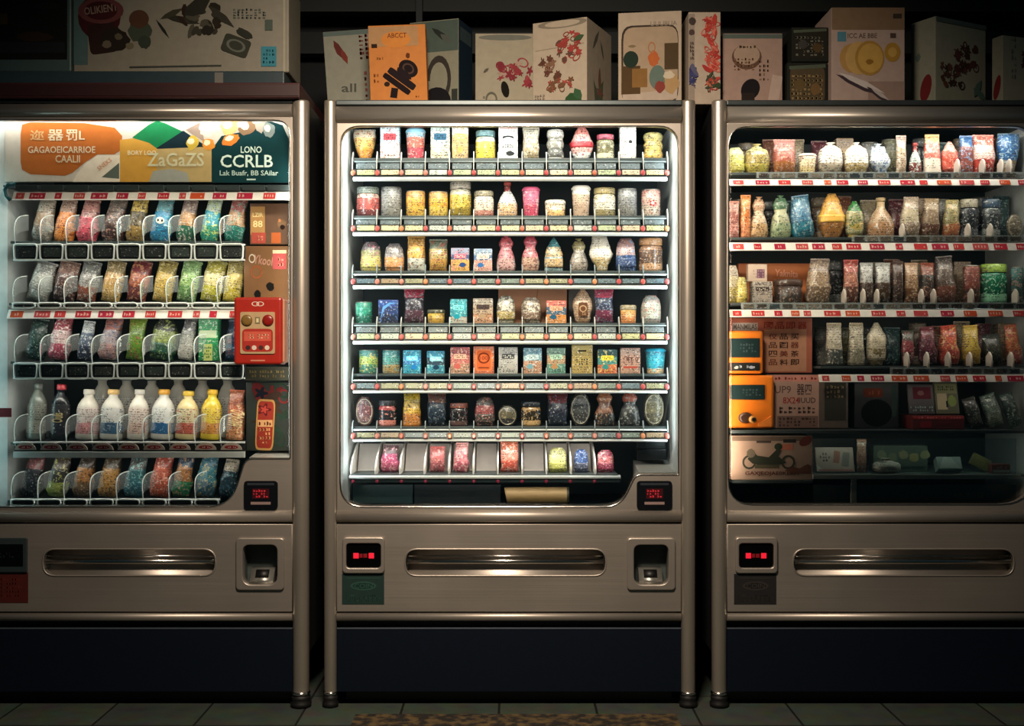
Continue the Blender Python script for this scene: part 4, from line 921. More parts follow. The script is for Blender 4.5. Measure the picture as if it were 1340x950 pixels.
run('left', 'third', 472, [
 (41, 29, 52, 'wave', '#1c2c28 #14342c #0c2c28 #3c5c50', 'dark green snack bag'),
 (72, 29, 54, 'wave', '#a83c48 #c8a0a0 #b84058 #e8d8d4', 'pink and white snack bag'),
 (107, 20, 50, 'wave', '#a0a4a8 #4c5c74 #2c3850 #c8c8cc', 'blue and white snack bag'),
 (138, 29, 54, 'wave', '#a05c50 #94848a #a87c78 #5c6484', 'pink grey snack bag'),
 (172, 24, 54, 'slim', '#6c8c28 #5c8424 #50801c #a05038', 'bright green slim pouch'),
 (208, 34, 53, 'dome', '#282c24 #78883c #14503c #a8b860', 'dark bag with green medallion'),
 (240, 22, 53, 'wave', '#605c60 #94948c #a8a49c #d0d0cc', 'silver snack bag'),
 (272, 25, 54, 'box', '#148c50 #10904c #0c7c40 #b8c8a0', 'green carton', {'lean': 0, 'emblem': [('rect', 0, .64, .9, .18, 0, '#b8c4a4'), ('rect', 0, .2, .45, .4, 0, '#a8b068'), ('marks', 0, .2, .4, .3, 0, '#1c6038', 4, 4)]}),
 (303, 26, 50, 'bag', '#203850 #182c4c #1c5078 #904850', 'dark blue snack bag')], lean=7, Yf=.115)
GB = 'drink bottles on the fourth shelf of the left machine'
run('left', 'fourth', 577, [
 (42, 26, 74, 'bottle', '#5c605c #7c7c70 #8c8878 #6c7068', 'grey bottle', {'amt': .4}),
 (73, 25, 73, 'bottle', '#b02c38 #1c1c20 #20242c #1a1c20', 'black bottle with red cap', {'amt': .15, 'emblem': [('text', 0, .4, .5, .2, 90, '#a89468', 'Ouls')]}),
 (109, 30, 66, 'bottle', '#c8c0b4 #c8b8b0 #c07878 #c4bcb0', 'white bottle with pink label', {'amt': .3}),
 (141, 30, 66, 'bottle', '#d8b070 #c4c0bc #2c5878 #ccc6bc', 'white bottle with blue base label', {'amt': .3}),
 (176, 27, 66, 'bottle', '#d0c8c0 #d0bcb0 #cca898 #d0c8bc', 'plain pale cream bottle', {'amt': .2}),
 (208, 30, 66, 'bottle', '#d89c38 #d0d0cc #185c90 #ccc8c0', 'white bottle with deep blue label', {'amt': .2, 'z1': .4}),
 (240, 29, 64, 'bottle', '#d8b038 #c8b890 #b8503c #d0bc88', 'cream bottle with tomato label', {'amt': .5}),
 (272, 27, 66, 'bottle', '#d8a828 #d8b830 #c87c28 #ccb038', 'yellow bottle with orange label', {'amt': .5}),
 (305, 25, 64, 'gusset', '#b0583c #b85838 #b87040 #d8b080', 'orange juice pack', {'emblem': [('text', .1, .45, .9, .3, 78, '#e0c490', 'HAPAAD')], 'name': ('juice_pack', 'juice pack')})], lean=3, Yf=.115, group=GB)
for k, (px, c) in enumerate(((130, 'white'), (162, 'grey'), (195, 'dark grey'), (230, 'white'), (262, 'brown'), (295, 'grey'))):
    cc = {'white': '#a8a49c', 'grey': '#74787c', 'dark grey': '#4a4e50', 'brown': '#6a6048'}[c]
    product(px, 27, 84, 'bottle', '%s #b4aca4 #8c8480 #a8a298' % cc, '%s-capped back row bottle' % c, 577, Yf=.21, where=('behind the %s bottle' % ['pink-labelled', 'blue-based', 'plain cream', 'deep blue labelled', 'tomato-labelled', 'yellow'][k]), group='back row bottles of the left machine', amt=.2)
run('left', 'lowest', 653, [
 (36, 28, 52, 'wave', '#843838 #1c1c24 #141820 #5c6068', 'black snack bag with red top'),
 (70, 28, 52, 'wave', '#4c4038 #242420 #7c8834 #b0a848', 'black snack bag with lime print'),
 (104, 27, 53, 'wave', '#3c2c20 #a06428 #70502c #1c1814', 'brown orange snack bag'),
 (137, 28, 53, 'wave', '#4c3c28 #b07830 #a87430 #201814', 'ochre snack bag'),
 (171, 28, 52, 'wave', '#4c5050 #1c646c #186070 #78b0b0', 'teal snack bag'),
 (205, 29, 56, 'wave', '#a83c30 #c8543c #c04828 #e8a890', 'red orange snack bag'),
 (234, 26, 55, 'wave', '#1c3c5c #a06030 #0c7848 #c89060', 'striped snack bag with green base'),
 (265, 28, 55, 'wave', '#186078 #2c7888 #185c78 #b8a868', 'petrol blue snack bag'),
 (295, 24, 48, 'wave', '#9a8c78 #14303c #103040 #407080', 'dark teal snack bag')], lean=7, Yf=.115)
run('right', 'top', 228, [
 (964, 26, 36, 'dome', '#b0b478 #b8b858 #b0a838 #e0dcb0', 'yellow green dome bag'),
 (993, 37, 38, 'ball', '#b8ac70 #a08c48 #b8a840 #6a5a28', 'yellow brown wrapped bundle'),
 (1029, 33, 46, 'bag', '#b87870 #a04c3c #a05c28 #c89078', 'red brown snack bag'),
 (1059, 26, 28, 'cup', '#d8ccb8 #d8c8a0 #d0b878 #b07860', 'small cream cup'),
 (1090, 36, 40, 'ball', '#e0d8cc #dcd4c8 #b0a088 #8a7868', 'round white knotted bundle'),
 (1124, 35, 40, 'ball', '#e8dccc #e4d8c4 #a88c50 #d8c8b0', 'round cream knotted bundle'),
 (1157, 31, 38, 'fan', '#b8c4cc #c8ccd0 #b8c0c8 #2c60a0', 'white tapered bag with blue corner', {'skew': -.15}),
 (1181, 15, 50, 'slim', '#9c8478 #a89074 #b09070 #d0c0b0', 'tall beige pouch'),
 (1200, 17, 42, 'flask', '#a84440 #a8b4ac #783430 #c8d0c8', 'small bottle with pale neck'),
 (1223, 25, 52, 'gusset', '#e0a060 #d85040 #d0c4b4 #e8c8b0', 'red pouch with white base', {'z1': .42, 'z2': .8}),
 (1246, 24, 44, 'crest', '#e0a090 #d04c38 #c84430 #e89078', 'red tapered pouch'),
 (1267, 20, 50, 'bag', '#2c5c94 #803c38 #9c4c40 #7c9cc0', 'dark red pouch with blue top'),
 (1291, 33, 52, 'bag', '#d86c5c #e0b0a4 #c83c30 #f0d8d0', 'large red and white bag'),
 (1324, 32, 54, 'cone', '#3c6ca4 #2c64a4 #a88054 #a8d0e0', 'blue tapered bag with tan base', {'z1': .35})], amt=.55)
run('right', 'second', 312, [
 (961, 17, 48, 'bag', '#b88478 #a06058 #c88078 #e0b8a8', 'dusty pink snack bag'),
 (977, 15, 56, 'slim', '#c87838 #c06428 #c87848 #d89868', 'narrow orange pouch'),
 (995, 26, 52, 'doll', '#a88060 #c8b090 #c09868 #6c4428', 'cream doll-shaped bag'),
 (1024, 31, 54, 'doll', '#4c7050 #a8a884 #8c9c74 #2c5840', 'green and cream snack bag'),
 (1055, 33, 55, 'wave', '#3c7090 #3c78a0 #207894 #98b8c0', 'blue snack bag', {'lean': -8}),
 (1092, 38, 60, 'egg', '#d0943c #d89c38 #a86c30 #e8b858', 'large golden yellow bundle', {'amt': .25}),
 (1121, 26, 50, 'crest', '#2c7c38 #a8a070 #c0a048 #286c30', 'green pouch with gold base'),
 (1157, 37, 55, 'flask', '#b09870 #b08c68 #a87850 #c8a888', 'tan round-bottomed flask bottle'),
 (1194, 28, 54, 'wave', '#a08c78 #b0a080 #947c68 #d0c4b0', 'beige snack bag'),
 (1221, 27, 52, 'wave', '#988060 #806850 #5c3828 #a89070', 'brown snack bag'),
 (1248, 24, 50, 'wave', '#988c58 #888050 #a86038 #c8a070', 'olive bag with rust base'),
 (1272, 25, 52, 'jar', '#8c8470 #283038 #1c2428 #586068', 'dark jar with stone lid'),
 (1301, 25, 52, 'jar', '#1c3c54 #50585a #2c3438 #8c9490', 'dark jar with navy lid'),
 (1331, 22, 32, 'oval', '#7c7060 #6c6250 #5a5042 #b0a48c', 'round stone coloured tin')], amt=.5)
run('right', 'third', 397, [
 (960, 18, 50, 'dome', '#a8a494 #b8b08c #a09848 #d8d0bc', 'pale cream bag'),
 (972, 16, 34, 'dome', '#9c9448 #a89c44 #a89838 #d0c88c', 'small yellow bag', {'Yf': .07}),
 (998, 28, 28, 'box', '#a89c90 #a89c90 #a0948c #4c4440', 'white carton with dark characters'),
 (1035, 40, 32, 'tub', '#4c3428 #3c2c24 #2c2420 #906850', 'dark food tray'),
 (1074, 36, 58, 'wave', '#907c70 #987c60 #6c5440 #c8b090', 'speckled tan bag'),
 (1116, 22, 56, 'slim', '#a84038 #a86450 #5c3428 #d8a890', 'red slim pouch'),
 (1136, 19, 52, 'slim', '#a8a8a4 #503c30 #402c24 #78706c', 'brown pouch with white top', {'z1': .48, 'z2': .52}),
 (1158, 22, 52, 'slim', '#b0b0ac #58402c #44301f #84807c', 'brown pouch with speckled white top', {'z1': .48, 'z2': .52}),
 (1177, 16, 54, 'slim', '#4c3830 #44342c #382820 #7c6454', 'dark brown slim pouch'),
 (1195, 20, 52, 'slim', '#a88468 #98704c #6c4428 #c8a484', 'tan slim pouch'),
 (1216, 20, 52, 'slim', '#84402c #34302c #402824 #a87058', 'black pouch with rust top'),
 (1242, 31, 60, 'wave', '#504844 #5c4c44 #7c4434 #90847a', 'large dark brown bag', {'lean': -5}),
 (1275, 23, 50, 'can', '#7c3830 #803c34 #503028 #b07860', 'red brown can'),
 (1306, 37, 52, 'jar', '#88b038 #107850 #0c6444 #90e0b0', 'green tub with lime lid', {'name': ('tub', 'tub')}),
 (1334, 17, 48, 'can', '#387878 #2c5c58 #1c4c44 #b08070', 'teal can')], amt=.5)
run('right', 'fourth', 478, [
 (1094, 26, 54, 'gusset', '#a89c84 #a09680 #3c4440 #c0b4a0', 'cream standing pouch with dark base', {'z1': .4}),
 (1123, 24, 54, 'gusset', '#a09478 #989078 #74705c #b8ac94', 'cream standing pouch with lines'),
 (1150, 28, 56, 'crest', '#a49a80 #a89c84 #70603c #c0b498', 'cream and brown tapered pouch'),
 (1190, 18, 44, 'slim', '#3c4038 #883038 #441c20 #a86060', 'maroon slim pouch'),
 (1219, 26, 48, 'wave', '#6c3038 #582430 #441c28 #905060', 'wine red bag', {'lean': -6}),
 (1247, 28, 50, 'wave', '#b84430 #c04c38 #b03830 #e0b060', 'bright red bag', {'lean': -5}),
 (1276, 27, 50, 'wave', '#b89838 #c0a038 #a88428 #8a6820', 'golden yellow bag', {'lean': -5}),
 (1305, 26, 38, 'bag', '#2c3430 #34382c #24281f #5c6050', 'black green bag', {'lean': -8}),
 (1333, 22, 50, 'wave', '#a84c30 #b05830 #a84840 #d0a060', 'rust orange bag', {'lean': -10})], amt=.5)
rk = random.Random(21)
BK = [('jar', 'brown jar', '#6c5c48 #7c6450 #5c4434 #a89078'), ('can', 'grey can', '#6c6c68 #74706a #5c5854 #94908a'), ('bag', 'rust bag', '#70402c #84503a #5c3024 #b08068'), ('can', 'olive can', '#606048 #6c6840 #4c4a34 #98946c'),
      ('slim', 'beige pouch', '#98886c #8c7a60 #7c6a54 #b8a890'), ('jar', 'dark jar', '#34383a #2c3034 #24282a #6c7070'), ('bag', 'maroon bag', '#5c2830 #6c3038 #44202a #a07078'), ('slim', 'teal pouch', '#2c5054 #34585c #244448 #7c9c9c'), ('box', 'tan carton', '#94785c #8c7054 #7c6048 #b8a084')]
def back(rowname, base, xs, k0, hs, cols=None):
    for i, px in enumerate(xs):
        sh_, d_, c_ = BK[(k0+i*2) % len(BK)]
        product(px, 24, hs+rk.randint(-4, 4), sh_, c_, d_, base, Yf=.20, where='%s in back row of %s shelf, right machine' % (ORD[i], rowname), group='back row goods on the %s shelf of the right machine' % rowname, amt=.5)
back('top', 228, [978, 1010, 1044, 1074, 1106, 1140, 1168, 1208, 1236, 1262, 1306], 0, 50)
back('second', 312, [970, 1008, 1040, 1075, 1106, 1139, 1176, 1207, 1235, 1261, 1287, 1314], 3, 57)
back('third', 397, [1094, 1125, 1148, 1170, 1206, 1228, 1260, 1285], 5, 55)
back('fourth', 478, [1080, 1108, 1137, 1170, 1204, 1233, 1262, 1290, 1318], 1, 52)
# ------------------------------------------------------------------ other things inside the machines
def panelbox(name, label, cat, x0, x1, y0, y1, Yf, dep, col, items, bev=.002, rough=.55, lean=0, partname='face_print', group=None):
    root = thing(name, label, cat, (X((x0+x1)/2, Yf), Yf, Z(y1, Yf)), (0, R(lean), 0), group)
    W, H = S(x1-x0, Yf), S(y1-y0, Yf)
    box('box_body', mat(col, rough), root, -W/2, W/2, 0, dep, 0, H, bev)
    if items: prints(partname, [(k, a*W-W/2, H-b*H, c*W, d*H, r, *rest) for k, a, b, c, d, r, *rest in items], root, 0, (-W/2+.001, W/2-.001, .001, H-.001))
    return root
# left machine: brown display cards right of the shelves
panelbox('display_card', 'brown card with pink squares beside the left machine top shelf', 'card', 327, 379, 266, 320, .12, .03, '#5c3d28',
 [('rect', .2, .42, .36, .68, 0, '#a87c4c'), ('text', .2, .28, .26, .1, 0, '#e0c890', 'LZIR'), ('text', .2, .5, .24, .16, 0, '#e0c890', '88'), ('rect', .22, .84, .36, .26, 0, '#a8483c'), ('marks', .22, .84, .26, .14, 0, '#d08870', 2, 3), ('rect', .66, .84, .24, .26, 0, '#b05a30'), ('blob', .8, .5, .26, .24, 0, '#7a5c44'), ('blob', .82, .58, .14, .14, 0, '#261814'), ('blob', .75, .42, .08, .1, 0, '#b07048')])
panelbox('display_card', 'brown card with pink tag and dark spots above the red box', 'card', 319, 379, 322, 396, .10, .03, '#6a4420',
 [('ring', .18, .22, .14, .16, 0, '#c8b8a8'), ('text', .42, .25, .42, .16, -8, '#a87868', 'Ykool'), ('rect', .78, .24, .3, .34, 0, '#a84c4c'), ('rect', .78, .1, .3, .06, 0, '#c8b090'), ('marks', .78, .28, .2, .18, 0, '#d88878', 2, 3), ('ring', .28, .46, .26, .24, 0, '#8a4c2c'), ('blob', .58, .72, .2, .18, 20, '#120e0c'), ('blob', .3, .86, .16, .2, 0, '#120e0c')])
panelbox('display_card', 'dark card with brown lettering below the red box', 'card', 320, 379, 480, 498, .10, .03, '#2c2a1c', [('marks', .5, .5, .8, .6, 0, '#7c6844', 2, 14)])
panelbox('display_card', 'dark green card with red flowers in the left machine', 'card', 322, 379, 500, 590, .12, .03, '#1c2018',
 flowers(random.Random(3), .5, .5, .8, .8, 14, ['#5c1c1c', '#3a2820', '#702424', '#14141c', '#26362a'], .3)+[('rrect', .44, .62, .42, .74, -3, '#b08048'), ('rrect', .44, .62, .36, .68, -3, '#8a2c20'), ('flower', .42, .4, .34, .2, 0, '#5a1418'), ('flower', .42, .4, .2, .12, 0, '#a83c30'), ('rect', .44, .60, .34, .1, 0, '#c89060'), ('marks', .44, .60, .3, .08, 0, '#5a2418', 1, 5), ('marks', .44, .78, .28, .24, 0, '#d0905c', 4, 4)])
# the red coin box fixed on the window of the left machine
rt = thing('coin_box', 'red coin box with cream panel fixed on the left machine window', 'coin box', (X(342), .025, Z(477)))
W, H = S(62), S(87)
bm = bmesh.new(); bm_box(bm, -W/2, W/2, -.075, 0, 0, H, .008, seg=3); bo = obj('housing', bm, mat('#a8281c', .35), rt)
bm = bmesh.new(); bm_box(bm, W/2-.004, W/2+.006, -.06, 0, .006, H-.006, .004); obj('side_trim', bm, mat('#c88a6a', .4), rt)
bm = bmesh.new(); bm_poly(bm, rounded([(-W*.36, H*.16, .006), (W*.36, H*.16, .006), (W*.36, H*.78, .006), (-W*.36, H*.78, .006)]), -.079, -.0745); obj('front_panel', bm, mat('#b89c74', .45), rt)
for sx, col in ((-1, '#7c6030'), (1, '#8a1c18')):
    bm = bmesh.new(); bm_lathe(bm, [(.017, 0), (.0175, .003), (.013, .006), (.006, .0065)], 20); bm.transform(Matrix.Translation((sx*W*.22, -.079, H*.655)) @ Matrix.Rotation(PI/2, 4, 'X')); obj('dial', bm, mat(col, .3), rt)
prints('panel_print', [('rrect', 0, H*.36, W*.64, H*.34, 0, '#a8342c'), ('rect', 0, H*.42, W*.56, H*.14, 0, '#c85a48'), ('marks', 0, H*.42, W*.5, H*.08, 0, '#e8b090', 2, 8), ('ell', -W*.2, H*.25, W*.1, H*.07, 0, '#3c2c2c'), ('ell', -W*.07, H*.25, W*.1, H*.07, 0, '#d8c8b8'), ('ell', W*.07, H*.25, W*.1, H*.07, 0, '#46302c'), ('ell', W*.2, H*.25, W*.1, H*.07, 0, '#e0d0b8'),
    ('rect', 0, H*.655, W*.1, H*.1, 0, '#7c7454'), ('rect', 0, H*.655, W*.05, H*.06, 0, '#d8c8a0'), ], rt, -.079)
prints('top_badge', [('ring', -W*.05, H*.90, W*.16, H*.07, 0, '#e0c8b8'), ('ring', W*.05, H*.90, W*.16, H*.07, 0, '#e0c8b8'), ('rect', 0, H*.06, W*.3, H*.02, 0, '#c8846c')], rt, -.0752)
# dark device on the ledge of the middle machine
rt = thing('dark_box', 'black stepped box on the ledge inside the middle machine', 'box', (X(853, .14), .14, Z(602, .14)))
W = S(38, .14)
box('lower_case', mat('#0e1416', .4), rt, -W/2, W/2, 0, .07, .0, S(14, .14), .002); box('upper_case', mat('#151c1e', .4), rt, -W/2+.002, W/2, .012, .07, S(14, .14), S(30, .14), .002); box('lid_plate', mat('#242c2e', .3), rt, -W*.2, W*.42, .008, .012, S(17, .14), S(27, .14), .001)
# rolled parcel and backing panels, the peach one a painted reflection
rt = thing('parcel_roll', 'tan rolled parcel behind the glass at the bottom of the middle machine', 'parcel', (X(703, .09), .115, Z(661, .09)))
bm = bmesh.new(); bm_tube(bm, [(-S(42), 0, .027), (-S(40), 0, .028), (S(38), 0, .028), (S(42), 0, .027)], .027, 16); obj('paper_roll', bm, mat('#a88a5c', .6, bump=.5), rt)
bm = bmesh.new(); bm_tube(bm, [(S(40), 0, .028), (S(43), 0, .028)], .0275, 16); obj('end_band', bm, mat('#3c3c2c', .6), rt)
panelbox('backing_panel', 'peach panel painting a glass reflection behind the fourth shelf goods, middle machine', 'card', 652, 742, 380, 428, .22, .01, '#c08460', [('poly', .55, .5, 1, 1, 0, '#a87054', [(-.02, -.5), (.02, -.3), (-.01, 0), (.02, .5), (.035, .5), (.01, 0), (.04, -.3), (0, -.5)])]).location.z = Z(423, .1)+.001  # peach colour stands in for a warm reflection on the window
panelbox('backing_panel', 'grey cardboard panel behind the tan pouch, middle machine fourth shelf', 'card', 744, 786, 380, 428, .22, .01, '#5c5450', []).location.z = Z(423, .1)+.001
# right machine things
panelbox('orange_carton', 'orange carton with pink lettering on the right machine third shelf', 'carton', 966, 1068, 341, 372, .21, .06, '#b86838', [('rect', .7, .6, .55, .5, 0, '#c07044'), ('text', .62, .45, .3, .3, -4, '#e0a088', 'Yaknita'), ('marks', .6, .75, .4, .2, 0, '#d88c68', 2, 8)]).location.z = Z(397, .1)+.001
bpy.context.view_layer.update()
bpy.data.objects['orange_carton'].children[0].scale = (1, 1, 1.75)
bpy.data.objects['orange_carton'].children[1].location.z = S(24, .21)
panelbox('label_card', 'cream square card with violet mark beside the orange carton', 'card', 979, 1004, 343, 366, .115, .03, '#b8a494', [('rect', .66, .55, .4, .5, 0, '#6c4c5c'), ('marks', .55, .55, .6, .5, 0, '#a08088', 3, 5)]).location.z = Z(397, .1)+S(28, .10)+.0025
panelbox('notice_board', 'salmon notice board with rows of dark characters', 'board', 953, 1063, 416, 488, .135, .02, '#96503a',
 [('rect', .68, .58, .5, .78, 0, '#a87860'), ('rect', .2, .16, .3, .14, 0, '#a8a09c'), ('text', .2, .16, .28, .1, 0, '#5c5450', 'MANMILAS'), ('text', .48, .14, .11, .13, 0, '#7c2c20', '図'), ('text', .61, .14, .11, .13, 0, '#7c2c20', '品'), ('text', .74, .14, .11, .13, 0, '#7c2c20', '即'), ('text', .88, .14, .11, .13, 0, '#7c2c20', '器')]
 + [('text', .53+.13*c, .34+.155*r, .1, .11, 0, ['#6c3428', '#4a2a24', '#38221e'][(r+c) % 3], '仪品买品图器四美茶品料即'[r*3+c]) for r in range(4) for c in range(3)])
panelbox('notice_board', 'pale pink price board with red title strip below the salmon board', 'board', 1003, 1110, 490, 560.5, .12, .02, '#5a4e48',
 [('rect', .36, .55, .56, .88, 0, '#b08c80'), ('rect', .34, .07, .62, .12, 0, '#c88478'), ('marks', .34, .07, .56, .07, 0, '#8a3c38', 1, 14), ('rect', .80, .07, .3, .12, 0, '#b04430'), ('text', .8, .07, .2, .06, 0, '#d89078', 'Oeli'),
  ('text', .2, .28, .2, .14, 0, '#6c5450', 'UP9'), ('text', .46, .28, .18, .2, 0, '#4c3c3c', '器四'), ('text', .3, .48, .2, .12, 0, '#9c3430', '8X24'), ('text', .5, .48, .2, .1, 0, '#5c4844', 'IUUD'), ('marks', .38, .66, .46, .14, 0, '#5c4844', 2, 8), ('rect', .38, .88, .5, .22, 0, '#7c6058'), ('marks', .38, .88, .46, .18, 0, '#4c3834', 3, 10),
  ('rect', .84, .5, .26, .7, 0, '#34332e'), ('marks', .84, .32, .22, .26, 0, '#84765c', 3, 5)])
def phone(label, x0, x1, y0, y1, Yf, screen, dial):
    rt = thing('orange_phone_box', label, 'phone box', (X((x0+x1)/2, Yf), Yf, Z(y1, Yf)))
    W, H = S(x1-x0, Yf), S(y1-y0, Yf)
    bm = bmesh.new(); bm_box(bm, -W/2, W/2, 0, .038, 0, H, .009, seg=4); obj('housing', bm, mat('#d07018', .4), rt)
    a, b, c, d = screen
    bm = bmesh.new(); bm_box(bm, a*W-W/2, b*W-W/2, -.003, .01, H-d*H, H-c*H, .002); sc = obj('screen', bm, mat('#1b2b2c', .2), rt)
    prints('screen_print', [('marks', (a+b)/2*W-W/2+W*.1, H-(c+d)/2*H, (b-a)*W*.55, (d-c)*H*.5, 0, '#44565a', 3, 6)], sc, -.003)
    if dial:
        bm = bmesh.new(); bm_lathe(bm, [(.017, 0), (.018, .006), (.011, .011)], 20); bm.transform(Matrix.Translation((-W*.12, 0, H*.2)) @ Matrix.Rotation(PI/2, 4, 'X') @ Matrix.Scale(1.3, 4, (1, 0, 0))); obj('dial', bm, mat('#3a2418', .35), rt)
        bm = bmesh.new(); bm_lathe(bm, [(.012, 0), (.012, .012), (.007, .016)], 18); bm.transform(Matrix.Translation((W*.02, -.008, H*.17)) @ Matrix.Rotation(PI/2, 4, 'X')); obj('knob', bm, mat('#a87838', .35), rt)
        bm = bmesh.new(); bm_lathe(bm, [(.006, 0), (.006, .004)], 12); bm.transform(Matrix.Translation((W*.03, -.024, H*.175)) @ Matrix.Rotation(PI/2, 4, 'X')); obj('knob_hole', bm, BLACK, rt)
        bm = bmesh.new(); bm_poly(bm, [(W*.16, .006), (W*.44, .006), (W*.44, H*.24), (W*.3, H*.16), (W*.16, H*.1)], -.006, .004); obj('tray_lip', bm, mat('#e08030', .4), rt)
    else:
        bm = bmesh.new(); bm_box(bm, a*W-W/2, b*W-W/2, -.004, .01, H*.07, H*.26, .002); bp_ = obj('key_panel', bm, BLACK, rt)
        prints('key_print', [('marks', 0-W*.05, H*.165, W*.7, H*.08, 0, '#a8b4c0', 1, 7), ('ell', -W*.28, H*.14, W*.12, H*.05, 0, '#b8b0a0'), ('ell', W*.15, H*.15, W*.14, H*.07, 0, '#8890a0')], bp_, -.004)
phone('upper orange phone box with grey screen in the right machine', 953, 999, 433, 489, .075, (.03, .9, .17, .62), False)
phone('lower orange phone box with round dial in the right machine', 952, 1013, 491, 560.5, .075, (.04, .8, .18, .46), True)
panelbox('motorcycle_carton', 'beige carton printed with a motorcycle at the right machine bottom left', 'carton', 957, 1063, 570, 628, .07, .12, '#a08878',
 [('rect', .5, .07, .98, .1, 0, '#6a5a4e'), ('rect', .72, .12, .16, .08, 0, '#34302e'), ('ell', .92, .12, .18, .2, 30, '#6c3a34'), ('rect', .4, .14, .18, .05, 0, '#463c38'), ('rect', .68, .26, .16, .14, 0, '#b8705c'),
  ('ring', .22, .6, .17, .32, 0, '#3c3e34'), ('ring', .70, .6, .17, .32, 0, '#3c3e34'), ('poly', .46, .55, 1, 1, 0, '#34382e', [(-.26, .02), (-.2, .2), (-.14, .1), (.0, .06), (.1, .24), (.16, .22), (.12, .08), (.22, -.06), (.1, -.12), (-.08, -.14), (-.2, -.08)]), ('blob', .24, .4, .12, .22, 0, '#6a6254'), ('rect', .44, .7, .3, .08, 0, '#54503e'), ('ell', .58, .25, .1, .16, 0, '#2e3a2c'),
  ('text', .5, .86, .66, .11, 0, '#5c2c24', 'GAXJEOJAE0KERH'), ('poly', .82, .78, 1, 1, 0, '#6a4438', [(-.16, 0), (-.06, .08), (.02, .04), (.12, .14), (.16, .1), (.16, -.08), (-.1, -.06)])])
# lower right: black cartons, magazines, red box, green bags
panelbox('black_carton', 'black carton with tan lettering beside the pink price board', 'carton', 1118, 1176, 503, 563, .14, .08, '#16181a', [('ell', .5, .66, .7, .6, 0, '#07090a'), ('rrect', .42, .22, .44, .2, 0, '#5c2c20'), ('marks', .42, .22, .34, .12, 0, '#8a4a34', 1, 5), ('rect', .9, .4, .1, .7, 0, '#2c3c38')]).location.z = Z(562, .1)+.001
rb_ = panelbox('red_carton', 'flat dark red carton under the magazines, right machine fifth shelf', 'carton', 1194, 1262, 544, 562, .085, .13, '#5a1a1c', [('rect', .5, .14, .98, .22, 0, '#a83c3c'), ('marks', .5, .14, .9, .12, 0, '#d88c84', 1, 16), ('rrect', .26, .66, .22, .44, 0, '#8a2c34'), ('marks', .6, .66, .3, .2, 0, '#6e3030', 1, 8)]); rb_.location.z = Z(562, .1)+.001
for k, (a, b, c, col, lab, pr) in enumerate(((1190, 1224, 503, '#30282c', 'dark magazine with maroon cover leaning on the red carton', [('rect', .55, .3, .7, .4, 0, '#4c1c24'), ('marks', .5, .82, .9, .2, 0, '#7c8a8a', 2, 10), ('blob', .5, .3, .3, .2, 0, '#6a4a4a')]),
        (1225, 1256, 500, '#4c4a34', 'green and cream magazine leaning on the red carton', [('rect', .5, .22, .9, .3, 0, '#7c7c5c'), ('rect', .3, .62, .42, .5, 0, '#a8987c'), ('blob', .72, .6, .4, .4, 0, '#78844c'), ('rect', .5, .7, .08, .2, 0, '#181c14'), ('marks', .5, .2, .7, .16, 0, '#3c4430', 2, 8)]))):
    rt = panelbox('magazine', lab, 'magazine', a, b, c, 543, .10+.02*k, .008, col, pr, .001)
    rt.rotation_euler = (R(-14), 0, 0); rt.location.z = Z(562, .1)+S(18, .085)+.0055
for k, (px, w_, h_, lean_) in enumerate(((1282, 20, 38, -18), (1308, 23, 42, -18), (1333, 20, 44, -18))):
    product(px, w_, h_, 'bag', ['#3c3c38 #2c3430 #4c4c44 #7c7c70', '#54645c #68786c #74846c #a8b4a0', '#3c504c #2c403c #4c645c #8c9c90'][k],
            ['charcoal striped bag leaning by the red carton', 'sage green bag leaning right of the charcoal bag', 'dark green bag at the right end of the fifth shelf'][k], 561, Yf=.10, lean=lean_, where='right machine', group='leaning bags on the fifth shelf of the right machine')
rt = thing('plastic_bowl', 'shallow pale green bowl hanging above the leaning bags', 'bowl', (X(1298, .14), .16, Z(479, .1)-.008-.0295))
bm = bmesh.new(); bm_lathe(bm, [(.03, 0), (.055, .006), (.078, .022), (.080, .0245), (.074, .023), (.05, .01), (.03, .006)], 30, sy=.6); bm.transform(Matrix.Scale(.85, 4, (1, 0, 0))); obj('bowl_shell', bm, mat('#6c8474', .4), rt); bm = bmesh.new(); bm_lathe(bm, [(.077, .0245), (.083, .025), (.083, .028), (.077, .0285)], 30, sy=.6); bm.transform(Matrix.Scale(.85, 4, (1, 0, 0))); obj('bowl_rim', bm, mat('#88a090', .4), rt)
# drawer contents of the right machine
dz = Z(621, .06)+.001
def drawer(name, label, cat, x0, x1, h, Yf, dep, col, items, rx=0, ry=0, rz=0):
    rt = thing(name, label, cat, (X((x0+x1)/2, Yf), Yf, dz), (R(rx), R(ry), R(rz)), 'things in the drawer tray of the right machine')
    W = S(x1-x0, Yf); H = S(h, Yf); rt.location.z += dep*abs(math.sin(R(rx)))+W/2*abs(math.sin(R(ry))); box('box_body', mat(col, .5), rt, -W/2, W/2, 0, dep, 0, H, .0015)
    if items: prints('face_print', [(k, a*W-W/2, H-b*H, c*W, d*H, r, *rest) for k, a, b, c, d, r, *rest in items], rt, 0)
    return rt
drawer('booklet', 'pink and white price booklet in the drawer tray', 'booklet', 1069, 1119, 33, .11, .01, '#b89c90', [('marks', .25, .4, .3, .4, 0, '#5c4c4c', 3, 4), ('rect', .55, .4, .16, .5, -10, '#a87060'), ('poly', .5, .5, 1, 1, 0, '#d8ccc0', [(-.5, -.2), (-.3, -.45), (-.5, -.5)]), ('rect', .78, .5, .18, .6, -10, '#8a8078'), ('rect', .5, .93, .9, .06, 0, '#c87870')], rx=-18)
product(1129, 14, 42, 'slim', '#a87058 #b87860 #a05c4c #d8a890', 'small terracotta tube standing in the drawer tray', 619, Yf=.10, where='right machine', name=('sauce_tube', 'tube'))
